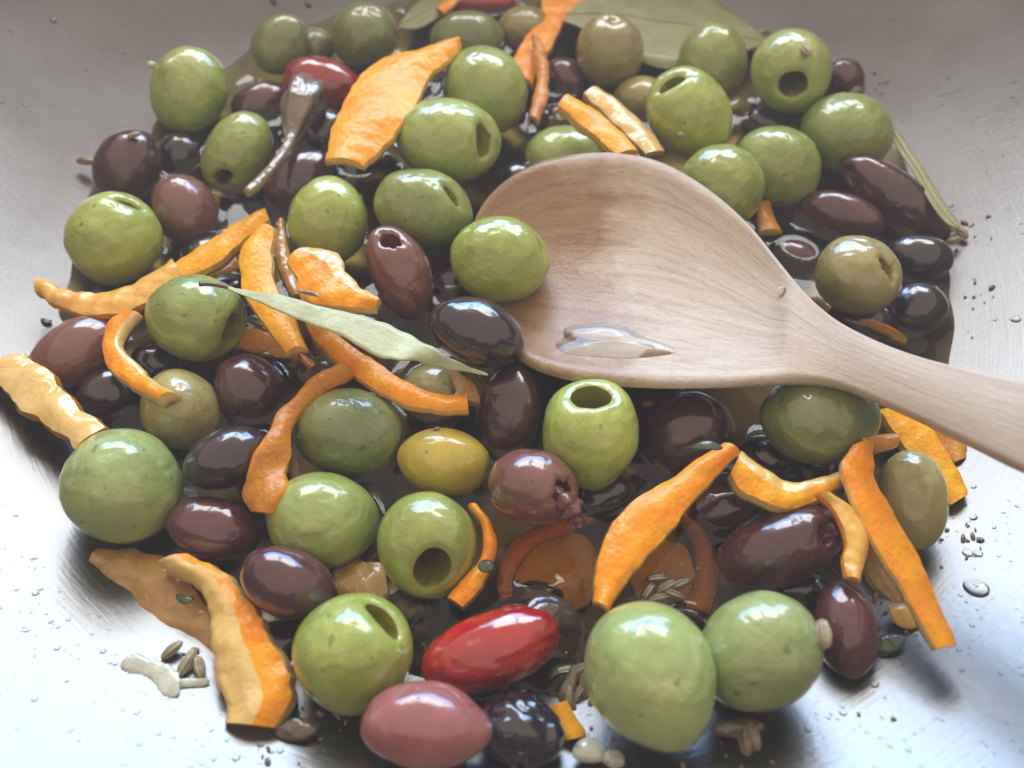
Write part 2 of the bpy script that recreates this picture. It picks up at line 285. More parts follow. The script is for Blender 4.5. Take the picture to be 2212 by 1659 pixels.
# ------------------------------------------------------------------ olives
# key, material, cx, cy, a, b, angle, lift, hole, options, label
H = lambda x, y, r=.36, sq=1, an=0, jag=.04: (x, y, r, sq, an, jag)
OL = [
('g01','g',408,197,93,87,80,0,None,{'dent':[(-.55,.55,-.10,.22)]},'round green olive at the far left by the bare pan wall'),
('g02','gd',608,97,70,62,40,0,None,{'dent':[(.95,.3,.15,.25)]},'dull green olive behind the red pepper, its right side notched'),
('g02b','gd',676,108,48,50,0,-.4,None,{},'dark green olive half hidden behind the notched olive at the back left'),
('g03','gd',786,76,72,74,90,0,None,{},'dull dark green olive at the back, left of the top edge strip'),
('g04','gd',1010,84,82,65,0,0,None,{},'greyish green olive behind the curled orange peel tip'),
('k05','k',1135,62,50,60,90,-.3,None,{},'shaded khaki olive between the back red pepper and hanging peel'),
('p07','p',565,225,66,50,10,-.1,None,{},'purple olive tucked between green olives left of the red pepper'),
('g08','g',516,330,94,76,65,.25,H(-.42,-.62,.34,.7,30),{},'green olive with its pit hole facing down left beside the pepper stem'),
('p09','p',277,358,84,74,65,0,None,{},'glossy purple olive at far left with a seed lying on top'),
('b10','b',390,335,52,46,0,-.2,None,{},'black olive in the gap behind the brown purple olive'),
('p11','pb',405,462,88,70,-55,.1,None,{},'brownish purple olive with matte sheen right of the slit green olive'),
('g12','gb',248,515,107,102,0,.1,H(.30,.78,.30,.28,-15),{},'large green olive with a slit in its top by the left pan wall'),
('p13','p',652,398,88,72,40,-.2,None,{},'purple olive below the pepper stem, partly under a green olive'),
('g14','gb',708,478,94,88,90,.5,None,{},'pale green olive with oily speckles left of the brown pitted olive'),
('g15','g',1047,197,98,92,-50,.3,None,{'dent':[(-.3,.45,-.03,.08)]},'plump green olive touching the tip of the curled orange peel'),
('g16','g',970,306,113,92,-8,.8,H(.74,.05,.46,.5,85),{},'green olive with a deep round pit hole facing right'),
('g17','g',912,450,108,86,-10,.8,H(.68,.36,.33,.38,-60),{},'green olive with a slanted slit hole above the brown pitted olive'),
('p18','pb',866,586,106,66,-66,.7,H(-.20,.72,.36,.75,0,.18),{},'brown purple olive with ragged pit hole pointing up, between green olives'),
('g19','gb',1079,561,107,95,0,1.1,H(.90,.28,.25,.3,-75),{},'green olive with a folded crease lying at the edge of the spoon bowl'),
('b20','b',1032,719,107,73,-22,1.5,None,{'dent':[(.5,-.35,.05,.15)]},'glossy black olive at the spoon tip above the dark red one'),
('g21','g',1222,342,92,72,0,0,None,{},'green olive peeking out behind the far rim of the spoon'),
('p22','p',1222,172,44,56,60,-.2,None,{},'purple olive under the hanging peel at the back, left of the khaki olive'),
('p22b','p',1195,265,58,38,20,-.2,None,{},'dark purple olive beside the tip of the short yellow strip'),
('k23','k',1319,110,82,72,85,.5,None,{'dent':[(.1,.85,.16,.22)]},'khaki olive with a dimpled top in front of the big bay leaf'),
('k24','k',1385,215,52,62,90,-.1,None,{},'small brown khaki olive squeezed below the dimpled khaki olive'),
('g25','g',1538,135,90,75,80,.2,None,{'dent':[(-.5,.75,.07,.25)]},'green olive with bright speckles against the big bay leaf'),
('g26','g',1709,155,92,88,60,.5,H(.05,-.36,.43,.88,20,.06),{},'green olive with open dark pit hole and a seed above it'),
('g27','gb',1490,246,104,90,-65,.8,H(-.42,.66,.38,.45,28),{},'green olive with a wide yellow green hole facing up left'),
('g28','g',1828,288,102,90,0,0,None,{},'dark green olive at the back right against the pan wall'),
('p29','p',1822,165,46,42,0,-.3,None,{},'purple olive behind the green olive with the open pit hole'),
('g30','g',1680,358,98,86,-20,.3,None,{},'shiny green olive below the pitted one, right of the pimply olive'),
('g31','gb',1558,405,92,92,0,.5,None,{'dent':[(-.1,.95,.05,.2)]},'light green olive with a pimply top just behind the spoon shoulder'),
('b32','b',1650,270,50,40,0,-.6,None,{},'black olive sunk in the gap between three green olives at the back'),
('p33','p',1930,422,136,60,-34,.1,H(-.86,.2,.28,.6,60,.2),{'pt':.10},'long pointed dark purple olive lying along the right edge leaf'),
('p34','p',1815,466,98,52,-14,.2,None,{},'dark purple olive with two white glints below the long pointed one'),
('b35','p',1715,560,60,46,-10,-.1,None,{},'dark olive peeking out from behind the spoon shoulder'),
('k36','k',1853,596,97,84,-10,.6,H(.72,.22,.34,.45,-55,.3),{},'yellowish khaki olive with a torn opening right of the spoon'),
('b37','b',1985,556,78,52,-5,0,None,{},'black olive behind the torn khaki olive at the right side'),
('b38','b',1973,670,74,62,20,0,None,{},'black olive with a dull lens glint at the right pool edge'),
('g39','g',428,684,112,95,-15,.4,H(.80,-.34,.50,.8,80),{},'green olive with a wide bitten hole facing right under the leaf stem'),
('m40','pb',168,760,112,72,25,0,None,{'pt':.15},'pointed mauve purple olive at far left under the curled peel'),
('b41','b',335,790,60,48,-20,-.1,None,{},'black olive behind the curled peel strip'),
('b42','b',240,850,78,56,10,-.2,None,{},'black olive in shade under the curled peel, left of khaki one'),
('k43','k',390,886,92,84,-35,.2,None,{},'khaki olive under the tip of the curled peel at left'),
('b44','p',540,840,80,74,-40,.1,None,{},'almost black purple olive with one sharp square glint at left centre'),
('b45','b',492,990,98,64,25,0,None,{},'black olive between the large pale green olive and narrow oily peel'),
('g46','gp',265,1047,136,128,0,.1,None,{},'largest pale green olive resting on the left pan wall'),
('p47','p',466,1142,108,70,-8,0,None,{'dent':[(.3,-.2,.05,.12)]},'purple olive with a lengthwise fold above the brown peel slab'),
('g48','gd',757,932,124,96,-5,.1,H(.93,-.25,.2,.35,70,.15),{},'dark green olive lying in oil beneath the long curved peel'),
('g49','g',698,1124,122,105,0,.2,None,{},'green olive right of the narrow oily peel tip'),
('y50','y',962,997,102,73,-5,.3,H(.96,-.2,.26,.4,80,.2),{},'bright yellow olive in the middle with a split end'),
('p51','p',1106,886,96,69,82,.3,None,{},'dark red purple olive standing left of the upright pitted green olive'),
('g52','gb',1276,936,121,108,90,.4,H(0,.76,.46,.8,0,.05),{},'green olive standing upright with round hole on top by the spoon'),
('p53','pb',1152,1052,100,82,-15,.3,H(.72,-.12,.38,.8,70,.35),{},'reddish purple olive with torn flesh hanging from its right end'),
('g54','gb',925,1177,118,106,90,.4,H(.10,-.50,.47,.92,80,.05),{},'light green olive with large dark pit hole facing the viewer'),
('p55','p',620,1257,110,78,-22,.2,None,{'pt':.1},'purple olive with a pale reflection below, right of the thick crescent peel'),
('g56','gb',765,1410,136,130,60,.2,H(.53,.58,.44,.5,-55),{},'large green olive with a slanted dark hole in its upper right'),
('m58','m',916,1566,140,97,-4,.1,None,{'pt':.06},'pinkish mauve olive at the very front'),
('w59','w',1125,1572,78,98,60,0,None,{'wr':.13},'wrinkled black olive beside the pinkish front olive'),
('g60','gp',1402,1452,162,137,-60,.3,None,{'pt':.07},'big pale green olive at the front with a pointed lower end'),
('g61','gp',1641,1407,137,131,20,.2,None,{},'round pale green olive at front right with a seed stuck on its side'),
('p62','p',1828,1362,106,70,-80,0,None,{},'dark purple olive right of the round pale green front olive'),
('p63','p',1685,1182,142,84,18,.2,H(.82,.25,.34,.8,70,.3),{},'long reddish purple olive with a torn pit hole near the tan strip'),
('p64','p',1482,935,98,86,40,0,None,{},'dark reddish olive in oil under the spoon, right of the upright one'),
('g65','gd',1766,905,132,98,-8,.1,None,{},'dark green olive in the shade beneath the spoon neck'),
('b66','b',1652,992,62,46,-10,-.1,None,{},'black olive with a ring glint between yellow peel and shaded green olive'),
('k67','k',1970,1078,110,78,-78,.4,None,{'dent':[(0,-.2,.05,.15)]},'creased khaki olive beside the long straight orange strip'),
('p68','p',1556,1100,92,62,10,-.1,None,{},'dark red olive behind the big orange peel at the right'),
('k69','k',945,855,80,72,0,-.3,None,{},'brownish khaki olive sunk in oil under the bay leaf tip'),
('p70','p',770,755,90,50,-30,-.2,None,{},'dark purple olive below the bay leaf'),
# dark ones sunk in the gaps, added to keep the gaps dark
('b80','b',870,200,70,60,0,-.6,None,{},'black olive in the gap right of the big curled peel'),
('b81','b',800,385,84,56,0,-.7,None,{},'black olive deep below the bottom of the big curled peel'),
('b82','b',700,290,60,60,0,-.6,None,{},'black olive sunk beside the pepper calyx'),
('b84','b',490,640,60,50,0,-.7,None,{},'black olive deep under the crossing orange peels at left'),
('b85','b',800,1080,60,40,0,-.5,None,{},'black olive sunk between the three middle green olives'),
('b86','b',560,735,80,50,0,-.6,None,{},'black olive under the wide upright peel'),
('b87','b',1400,870,70,40,0,-.4,None,{},'black olive in the shadow right under the spoon bowl'),
('b88','b',880,1320,70,50,30,-.4,None,{},'black olive sunk below the green olive with large dark hole'),
('b90','b',1770,1000,80,60,0,-.6,None,{},'black olive in shadow beneath the shaded green olive'),
('b91','b',1720,1280,80,50,0,-.5,None,{},'black olive sunk behind the round pale green front olive'),
('b92','b',1580,520,60,50,0,-.9,None,{},'black olive hidden below the spoon shoulder'),
('b93','b',560,1010,60,80,0,-.5,None,{},'black olive sunk beneath the narrow oily peel'),
('b94','b',1690,240,70,40,0,-.8,None,{},'black olive low down below the olive with the open dark hole'),
('b95','b',1850,700,80,50,0,-.6,None,{},'black olive sunk in front of the torn khaki olive'),
('b96','b',980,620,60,50,0,-.6,None,{},'black olive sunk between the brown pitted olive and the spoon'),
('b97','b',600,1400,70,60,0,-.6,None,{},'black olive low between crescent peel and slit green olive'),
('b98','b',1330,620,100,60,0,-1.,None,{},'black olive beneath the spoon bowl'),
('b99','b',1040,1480,70,50,0,-.6,None,{},'black olive under the front red pepper'),
('b100','b',1990,880,70,50,0,-.5,None,{},'black olive in the shade of the spoon handle'),
('b102','b',450,560,60,50,0,-.6,None,{},'black olive in the gap behind the long tan orange strip'),
('b103','b',1230,1500,60,50,0,-.7,None,{},'black olive sunk in the seeds near the small orange chip'),
('b105','b',1300,1075,70,46,20,-.55,None,{},'black olive under the torn end of the reddish purple olive'),
('b106','b',1905,800,70,46,-20,-.5,None,{},'black olive in the shade under the middle of the spoon handle'),
('p107','p',1340,1030,60,46,10,-.4,None,{},'dark purple olive low between the upright green olive and big orange peel'),
('b108','b',1160,1290,60,36,0,-.7,None,{},'black olive deep in oil above the front red pepper'),
('b109','b',1480,1370,50,60,60,-.5,None,{},'black olive wedged between the two big pale green front olives'),
('p110','p',830,660,60,50,0,-.6,None,{},'purple olive low under the chunky bright orange peel piece'),
('b111','b',1120,400,50,50,0,-.7,None,{},'black olive just left of the far spoon rim'),
('b104','b',1560,1480,60,60,0,-.5,None,{},'black olive in the gap between the two pale green front olives'),
]
# the two red peppers take part in the packing too
OL += [('r1','red',700,188,94,62,-20,.6,None,{'chili':1,'wr':.02},''), ('r2','red',1062,1402,160,86,20,-.15,None,{'chili':1,'wr':.05},''),
       ('r3','red',1040,2,80,30,0,0,None,{'chili':1},'')]
class Ell: pass
E = {}
for t in OL:
    e = Ell(); e.key, e.kind, e.cx, e.cy, e.a, e.b, e.th, e.lift, e.hole, e.opt, e.label = t
    d = ray(e.cx, e.cy); e.d = d; th = R(e.th)
    da = np.array([math.cos(th), -math.sin(th)]) * e.a; db = np.array([math.sin(th), math.cos(th)]) * e.b   # px, y down
    e.A = (ray(e.cx + da[0], e.cy + da[1]) - ray(e.cx - da[0], e.cy - da[1])) / 2
    e.B = -(ray(e.cx + db[0], e.cy + db[1]) - ray(e.cx - db[0], e.cy - db[1])) / 2
    e.C = -d * np.linalg.norm(e.B)
    rb = np.linalg.norm(e.B); D = 17.0
    for _ in range(12):
        p = CAM + d * D; z = floor_at(p) + D * rb + e.lift; z = max(z, .5)
        D = .5 * D + .5 * (z - CAM[2]) / d[2]
    e.D = D; E[e.key] = e
def mat_of(e): return np.array([e.A, e.B, e.C]).T * e.D
L = list(E.values())
for it in range(60):
    for i in range(len(L)):
        for j in range(i + 1, len(L)):
            p, q = L[i], L[j]
            if abs(p.cx - q.cx) > 400 or abs(p.cy - q.cy) > 400: continue
            u = (q.d * q.D) - (p.d * p.D); dist = np.linalg.norm(u); n = u / dist
            rp = 1 / np.linalg.norm(np.linalg.solve(mat_of(p), n)); rq = 1 / np.linalg.norm(np.linalg.solve(mat_of(q), n))
            pen = rp + rq - dist
            if pen > .05:
                s = 1 if p.D < q.D else -1                     # the nearer one is nudged to the camera, the other away
                step = min(.1, pen * .25)
                near, far = (p, q) if s > 0 else (q, p)
                cf = CAM + far.d * far.D; room = cf[2] - floor_at(cf) - .55 * np.linalg.norm(far.B) * far.D
                if room > 0.0: far.D += step * .7
                near.D -= step * (.5 if room > 0 else 1)
                near.D = max(near.D, 9.0)
for e in L: e.c = CAM + e.d * e.D; e.Mx = mat_of(e); e.Mi = np.linalg.inv(e.Mx)
def hit_depth(e, d):
    o = e.Mi @ (CAM - e.c); q = e.Mi @ d
    a = q @ q; b = 2 * o @ q; c = o @ o - 1; D = b * b - 4 * a * c
    return None if D < 0 else (-b - math.sqrt(D)) / (2 * a)

NAMES = {'g':'green_olive','gb':'green_olive','gd':'green_olive','gp':'green_olive','k':'khaki_olive','y':'yellow_olive','p':'purple_olive','pb':'purple_olive','b':'black_olive','m':'mauve_olive','w':'wrinkled_olive'}
def sphere_pts(nr, nc):
    P = []
    for i in range(nr):
        f = math.pi * (i + .0001) / (nr - 1 + .0002)
        for j in range(nc):
            a = 2 * math.pi * j / nc; P.append((math.cos(f), math.sin(f) * math.cos(a), math.sin(f) * math.sin(a)))
    return np.array(P)
def build_body(e, seed):
    """unit-sphere points (local axes A,B,C) for skin, and for the cavity when there is a pit hole"""
    nz = Nz(seed, 2.0); nz2 = Nz(seed + 500, 5.5); nz3 = Nz(seed + 900, 9)
    th = R(e.th)
    def shape(P, lo=1):
        n = .032 * nz(P) + .008 * nz2(P)
        if e.opt.get('wr'): W_ = P * np.array([.45, 1, 1]); n = n - e.opt['wr'] * (np.exp(-(nz(W_ * 1.7 + 3) / .22) ** 2) + .5 * np.exp(-(nz2(W_ * .9) / .22) ** 2)) + e.opt['wr'] * .3 * nz(W_ * 1.2)
        for (hx, hy, dp, wd) in e.opt.get('dent', []):
            h = np.array([hx * math.cos(th) + hy * math.sin(th), -hx * math.sin(th) + hy * math.cos(th), math.sqrt(max(0, 1 - hx * hx - hy * hy))])
            h /= np.linalg.norm(h); ds = np.linalg.norm(P / np.linalg.norm(P, axis=1)[:, None] - h, axis=1); n = n - dp * np.exp(-(ds / wd) ** 2)
        Q = P * (1 + n)[:, None]
        if e.opt.get('pt'):
            x = np.clip((P[:, 0] - .55) / .45, 0, 1); Q[:, 0] += e.opt['pt'] * x ** 2.5
            Q[:, 0] -= e.opt['pt'] * .5 * np.clip((-P[:, 0] - .55) / .45, 0, 1) ** 2.5 * -0
        return Q
    if not e.hole:
        nr, nc = 40, 56
        return shape(sphere_pts(nr, nc)), grid_faces(nr, nc, flip=True), None, None
    hx, hy, rh, sq, an, jag = e.hole
    h = np.array([hx * math.cos(th) + hy * math.sin(th), -hx * math.sin(th) + hy * math.cos(th), math.sqrt(max(0.0, 1 - hx * hx - hy * hy))]); h /= np.linalg.norm(h)
    la = R(an) - th; e1 = np.array([math.cos(la), math.sin(la), 0.]); e1 -= h * (e1 @ h); e1 /= np.linalg.norm(e1); e2 = np.cross(h, e1)
    nc, nr = 72, 40; rs = np.random.RandomState(seed + 3); al = np.arange(nc) * 2 * math.pi / nc
    rim = rh * sq / np.sqrt((sq * np.cos(al)) ** 2 + np.sin(al) ** 2)
    jn = sum(rs.normal() * np.sin(k * al + rs.rand() * 6.28) / math.sqrt(k) for k in range(2, 9)) * jag * .35
    rim = rim * (1 + jn)
    P = []
    ts = np.linspace(0, 1, nr) ** 1.5
    for t in ts[::-1]:                                        # from the far pole up to the rim
        f = rim + (math.pi - .001 - rim) * t
        f = np.where(True, f, f); k = 1 - .11 * np.exp(-(f - rim) / .10)
        P.append((np.cos(f) * k)[:, None] * h + (np.sin(f) * k)[:, None] * (np.cos(al)[:, None] * e1 + np.sin(al)[:, None] * e2))
    P = np.vstack(P); SK = shape(P)
    last = SK[-nc:]
    ctr = last.mean(0); C = []
    deep = [0, .06, .14, .28, .45, .62, .78, .9, .98, 1.0, 1.02]; wid = [1, .97, .95, .95, .93, .9, .86, .75, .5, .25, .01]
    for dd, ww in zip(deep, wid):
        C.append(ctr + (last - ctr) * ww - h * dd * (1.6 if sq > .5 else .9) + nz2(last * 3)[:, None] * .012 * (1 if dd > 0 else 0))
    C = np.vstack(C)
    return SK, grid_faces(nr, nc, flip=False), C, grid_faces(len(deep), nc, flip=False)
GROUPS = {'green_olive': 'green olives in the pan', 'khaki_olive': 'khaki olives in the pan', 'purple_olive': 'purple olives in the pan', 'black_olive': 'black olives in the pan'}
THINGS = {}
for n, e in enumerate(L):
    SK, SF, CV, CF = build_body(e, 11 + n * 17)
    wv = SK @ e.Mx.T + e.c
    if e.opt.get('chili'): e.skin = (wv, SF); continue
    nm = NAMES[e.kind]; cat = 'olive'
    if CV is None:
        tag(obj(nm, wv, SF, M[e.kind], origin=e.c), e.label, cat, GROUPS.get(nm))
    else:
        t = thing(nm, e.c, e.label, cat, GROUPS.get(nm))
        THINGS[e.key] = t
        obj('skin', wv, SF, M[e.kind], t, origin=e.c)
        cm = M['cav'] if nm == 'green_olive' else (M['cavp'] if nm == 'purple_olive' else M['cavk'])
        obj('pit_cavity', CV @ e.Mx.T + e.c, CF, cm, t, origin=e.c)

# ------------------------------------------------------------------ tubes (stems, seeds, calyx)
def tube_mesh(P, rad, ns=14, ridges=0, ramp_=0, flat=1):
    P = np.asarray(P, float); rad = np.asarray(rad, float); V = []
    T = np.gradient(P, axis=0); T /= np.linalg.norm(T, axis=1)[:, None]
    ref = np.array([0, 0, 1.]) if abs(T[0][2]) < .8 else np.array([1., 0, 0])
    for p, t, r in zip(P, T, rad):
        u = np.cross(t, ref); u /= np.linalg.norm(u); v = np.cross(u, t)
        for k in range(ns):
            a = 2 * math.pi * k / ns; rr = r * (1 + ramp_ * math.cos(ridges * a)) if ridges else r
            V.append(p + u * math.cos(a) * rr + v * math.sin(a) * rr * flat)
    return np.array(V), grid_faces(len(P), ns)
def px_path(pts, n):                    # (px, py, z) -> smooth 3-D path
    return smooth_path([at(*p) for p in pts], n)
def ell_point(e, hx, hy, out=1.0):      # a point on the visible side of a fruit, in image directions
    th = R(e.th); h = np.array([hx * math.cos(th) + hy * math.sin(th), -hx * math.sin(th) + hy * math.cos(th), math.sqrt(max(0, 1 - hx * hx - hy * hy))])
    return e.Mx @ (h * out) + e.c
def pt_on(px, py, D): return CAM + ray(px, py) * D

def pt_over(px, py, D, keys, gap=.12):
    d = ray(px, py)
    for k in keys:
        h = hit_depth(E[k], d)
        if h is not None: D = min(D, h - gap)
    return CAM + d * D
def pepper(key, label):
    e = E[key]; t = thing('red_pepper', e.c, label, 'pepper', 'small red peppers')
    obj('pepper_body', e.skin[0], e.skin[1], M['red'], t, origin=e.c); return t
t = pepper('r1', 'small glossy red pepper with brown stem left of the curled orange peel')
KS = ('g08', 'p13', 'b82', 'r1')
def zD(px, py, z): return float((z - CAM[2]) / ray(px, py)[2])
P = [pt_over(x, y, zD(x, y, z), KS, g_) for x, y, z, g_ in ((675, 198, 1.8, .05), (655, 218, 2.1, .25), (643, 248, 2.1, .25), (634, 282, 2.0, .2), (628, 308, 2.0, .15))]
Vt, Ft = tube_mesh(smooth_path(P, 16), np.interp(np.linspace(0, 1, 16), [0, .15, .35, .6, .85, 1], [.46, .60, .52, .36, .2, .14]), 22, 5, .16)
cal = obj('calyx', Vt, Ft, M['calyx'], t)
P = [pt_over(x, y, zD(x, y, z), KS, .14) for x, y, z in ((630, 297, 2.0), (618, 322, 2.1), (600, 348, 2.2), (575, 378, 2.35), (552, 402, 2.5), (534, 416, 2.6))]
Vt, Ft = tube_mesh(smooth_path(P, 26), np.interp(np.linspace(0, 1, 26), [0, .1, .5, .85, 1], [.17, .15, .125, .14, .12]), 12, 5, .12)
Vt = np.vstack([Vt, Vt[-12:].mean(0)]); Ft += [(25 * 12 + k, 25 * 12 + (k + 1) % 12, 26 * 12) for k in range(12)]
obj('stem', Vt, Ft, M['stem'], t)
t = pepper('r2', 'wrinkled red pepper lying in oil at the front')
e = E['r2']; D0 = e.D
P = [pt_on(1140, 1345, D0 - .35), pt_on(1185, 1330, D0 - .15), pt_on(1225, 1345, D0 + .1), pt_on(1252, 1378, D0 + .3)]
Vt, Ft = tube_mesh(smooth_path(P, 14), np.interp(np.linspace(0, 1, 14), [0, .2, .6, 1], [.15, .36, .32, .05]), 24, 6, .16, .28)
obj('calyx', Vt, Ft, M['calyxd'], t)
pepper('r3', 'blurred red pepper cut off by the top edge of the picture')

e = E['p53']; D0 = e.D - .35
P = smooth_path([pt_on(1200, 1060, D0), pt_on(1222, 1085, D0 - .1), pt_on(1240, 1110, D0), pt_on(1250, 1140, D0 + .15)], 24)
Vt, Ft = tube_mesh(P, np.interp(np.linspace(0, 1, 24), [0, .3, .7, .9, 1], [.10, .22, .15, .17, .04]) * (1 + .3 * np.random.RandomState(3).normal(size=24)), 16, 4, .18); obj('torn_flesh', Vt, Ft, M['cavp'], THINGS['p53'])
# ------------------------------------------------------------------ orange peels
def slab(A, B, thick, zfrac=(0, 1), n=40, seed=0, jit=.025, crown=.06, face=1, lump=0):
    """A, B: matching edge polylines in 3-D. returns zest mesh (the skin) and pith mesh (sides and underside)"""
    A = smooth_path(A, n); B = smooth_path(B, n); rs = np.random.RandomState(seed)
    W = B - A; wl = np.linalg.norm(W, axis=1)[:, None]; Wn = W / np.maximum(wl, 1e-6)
    T = np.gradient((A + B) / 2, axis=0); T /= np.linalg.norm(T, axis=1)[:, None]
    Nn = np.cross(T, Wn); Nn /= np.linalg.norm(Nn, axis=1)[:, None]
    view = CAM - (A + B) / 2; sg = np.sign((Nn * view).sum(1)); sg[sg == 0] = 1
    Nn = Nn * sg[:, None]
    k = np.ones(9) / 9                                               # keep the normals from flipping abruptly
    Nn = np.array([np.convolve(np.pad(Nn[:, c], 4, mode='edge'), k, 'valid') for c in range(3)]).T; Nn /= np.linalg.norm(Nn, axis=1)[:, None]
    nz = Nz(seed + 5, 3.2); nz2 = Nz(seed + 6, 9); nz3 = Nz(seed + 8, 22)
    j1 = (nz(A * 1.3) * .6 + nz2(A) * .28 + nz3(A) * .12)[:, None] * jit; j2 = (nz(B * 1.3 + 7) * .6 + nz2(B + 3) * .28 + nz3(B) * .12)[:, None] * jit
    A = A + Wn * j1; B = B - Wn * j2; W = B - A
    m = 11; vs = np.linspace(0, 1, m); top = []
    for v in vs:
        arch = (crown + .05) * (1 - (2 * v - 1) ** 2) 
        Q = A + W * v + Nn * arch; Q = Q + Nn * (nz(Q * 1.6)[:, None] * .02 + (nz2(Q * .5) * .6 + nz3(Q * .4) * .3)[:, None] * lump); top.append(Q)
    top = np.array(top)                                              # m, n, 3
    def strip(rows, wrapends=False):
        r = np.array(rows); mm = len(r); Vv = r.transpose(1, 0, 2).reshape(-1, 3); return Vv, grid_faces(n, mm, wrap=False)
    i0 = int(round(zfrac[0] * (m - 1))); i1 = int(round(zfrac[1] * (m - 1)))
    zest = strip(top[i0:i1 + 1])
    low = [Q - Nn * thick + Nn * .02 * nz(Q * 2 + 4)[:, None] for Q in top[::-1]]
    mid1 = top[-1] - Nn * thick * .5 + Wn * thick * .12; mid0 = top[0] - Nn * thick * .5 - Wn * thick * .12
    loop = []
    if i1 < m - 1: loop += list(top[i1:])
    else: loop.append(top[-1])
    loop.append(mid1); loop += low; loop.append(mid0)
    if i0 > 0: loop += list(top[:i0 + 1])
    else: loop.append(top[0])
    pv, pf = strip(loop); mm = len(loop)
    for s in (0, n - 1):                                            # end caps as a small fan each
        row = [s * mm + k for k in range(mm)]
        tp = len(pv); tops = top[:, s]; pv = np.vstack([pv, tops, (tops.mean(0) - Nn[s] * thick * .5)[None]]); c = len(pv) - 1
        ring = row[loop_start(loop, i1, m):loop_start(loop, i1, m) + 13]
        cyc = [tp + q for q in range(m)] + row[(m - i1 if i1 < m - 1 else 1):][: m + 2]
        for a, b in zip(cyc, cyc[1:] + cyc[:1]): pf.append((a, b, c) if s else (b, a, c))
    return zest, (pv, pf)
def loop_start(loop, i1, m): return (m - i1) if i1 < m - 1 else 1
PEEL_PTS = []
def peel(pairs, z, label, thick=.26, zm='zest', pm='pith', zf=(0, 1), over=(), seed=0, crown=.03, jit=.035, name='orange_peel', cat='orange peel', n=70, gap=.06):
    A, B = [], []
    for q in pairs:
        zz = q[4] if len(q) > 4 else z; zb = q[5] if len(q) > 5 else zz
        res = []
        for (px, py, h) in ((q[0], q[1], zz), (q[2], q[3], zb)):
            d = ray(px, py); D = (h - CAM[2]) / d[2]
            for k in over:
                hd = hit_depth(E[k], d)
                if hd is not None: D = min(D, hd - thick - gap)
            res.append(CAM + d * D)
        A.append(res[0]); B.append(res[1])
    (zv, zfc), (pv, pf) = slab(A, B, thick, zf, n=n, seed=seed, jit=jit, crown=crown, lump=.045 if zm.startswith('pith') or zf != (0, 1) else .012)
    o = (np.mean(A, 0) + np.mean(B, 0)) / 2
    t = thing(name, o, label, cat, 'strips of orange peel')
    obj('zest', zv, zfc, M[zm], t, origin=o); obj('pith', pv, pf, M[pm], t, origin=o)
    PEEL_PTS.extend(list(np.array(A))); PEEL_PTS.extend(list(np.array(B)))
    return t
peel([(705,345,785,356),(712,300,822,322),(735,235,868,262),(778,165,905,212),(835,122,925,165),(905,106,950,142),(955,90,985,118),(990,88,997,97)], 2.6, 'big curled orange peel with pointed tip behind the pitted green olives', over=('r1','g16','g15','b80','b81','b82'), zm='zesty', seed=1, crown=.10, thick=.22)
peel([(1165,-40,1300,-30),(1170,20,1225,35),(1140,75,1195,90),(1112,118,1165,140),(1105,150,1150,180)], 1.3, 'wide orange peel hanging down at the back beside the big bay leaf', zm='zest', seed=2, over=('k05','p22'))
peel([(1148,75,1165,80),(1155,120,1180,118),(1160,170,1186,170),(1150,215,1178,225),(1142,250,1165,262)], 1.7, 'narrow amber peel curl in front of the wide hanging peel', zm='zestd', pm='pithd', seed=3, thick=.15, over=('k05','p22'))
peel([(1228,205,1205,226),(1290,240,1258,272),(1342,282,1300,306),(1378,322,1335,332)], 2.6, 'short bright yellow orange strip leaning on the far spoon rim', zm='zesty', over=('g21','p22b'), seed=4)
peel([(1288,189,1260,202),(1335,220,1300,238),(1385,265,1350,286),(1435,325,1395,335)], 1.9, 'tan pith strip lying beside the short bright yellow orange strip', zm='pithp', pm='pithd', over=('g21','k24'), seed=5)
peel([(80,597,75,628),(132,622,118,656),(200,633,190,680),(270,620,262,676),(322,592,328,645),(372,560,392,590)], 1.9, 'long curved tan orange strip against the left pan wall', zm='pith', pm='zest', over=('g12','m40'), seed=6, jit=.05)
peel([(372,572,385,604),(440,525,462,568),(505,482,530,515),(572,449,582,475)], 1.8, 'straight orange strip running up to the purple olive under the pepper stem', zm='zesty', over=('p11','g08'), seed=7)
peel([(430,590,440,606),(475,575,485,600),(505,545,520,575)], .95, 'short oily brown peel piece below the straight orange strip', zm='zestd', pm='pithd', seed=8)
peel([(560,489,592,490),(516,540,585,545),(520,590,588,600),(535,645,605,640),(572,702,635,690),(618,762,662,752)], 2.3, 'wide upright yellow orange peel in front of the green olive with bitten hole', zm='zesty', over=('b86','b44'), seed=9, crown=.06)
peel([(597,480,612,476),(592,540,622,530),(605,590,640,585),(628,640,652,632)], 1.7, 'narrow oily pith strip right behind the wide upright peel', zm='pithd', pm='pithd', seed=10)
peel([(655,532,621,562),(700,538,640,600),(738,552,648,635),(745,590,690,658),(780,618,740,664),(822,640,812,662)], 2.9, 'chunky bright orange peel piece with ragged pale edge at the leaf', zf=(.3, 1), pm='pithp', over=('g14','p18'), seed=11, crown=.06, jit=.06)
peel([(652,598,690,610),(650,660,705,668),(672,720,728,722),(730,780,782,762),(800,835,850,805),(880,874,905,840),(950,888,962,852),(1012,886,1008,848)], 1.7, 'long curved orange peel sweeping below the bay leaf', zm='zest', over=('p70','g48','k69'), seed=12, n=80)
peel([(972,800,1000,805),(985,840,1030,835),(975,862,1035,870)], 1.5, 'ragged tan pith end beside the curved peel below the leaf tip', zm='pithd', pm='pithd', seed=13, over=('k69',))
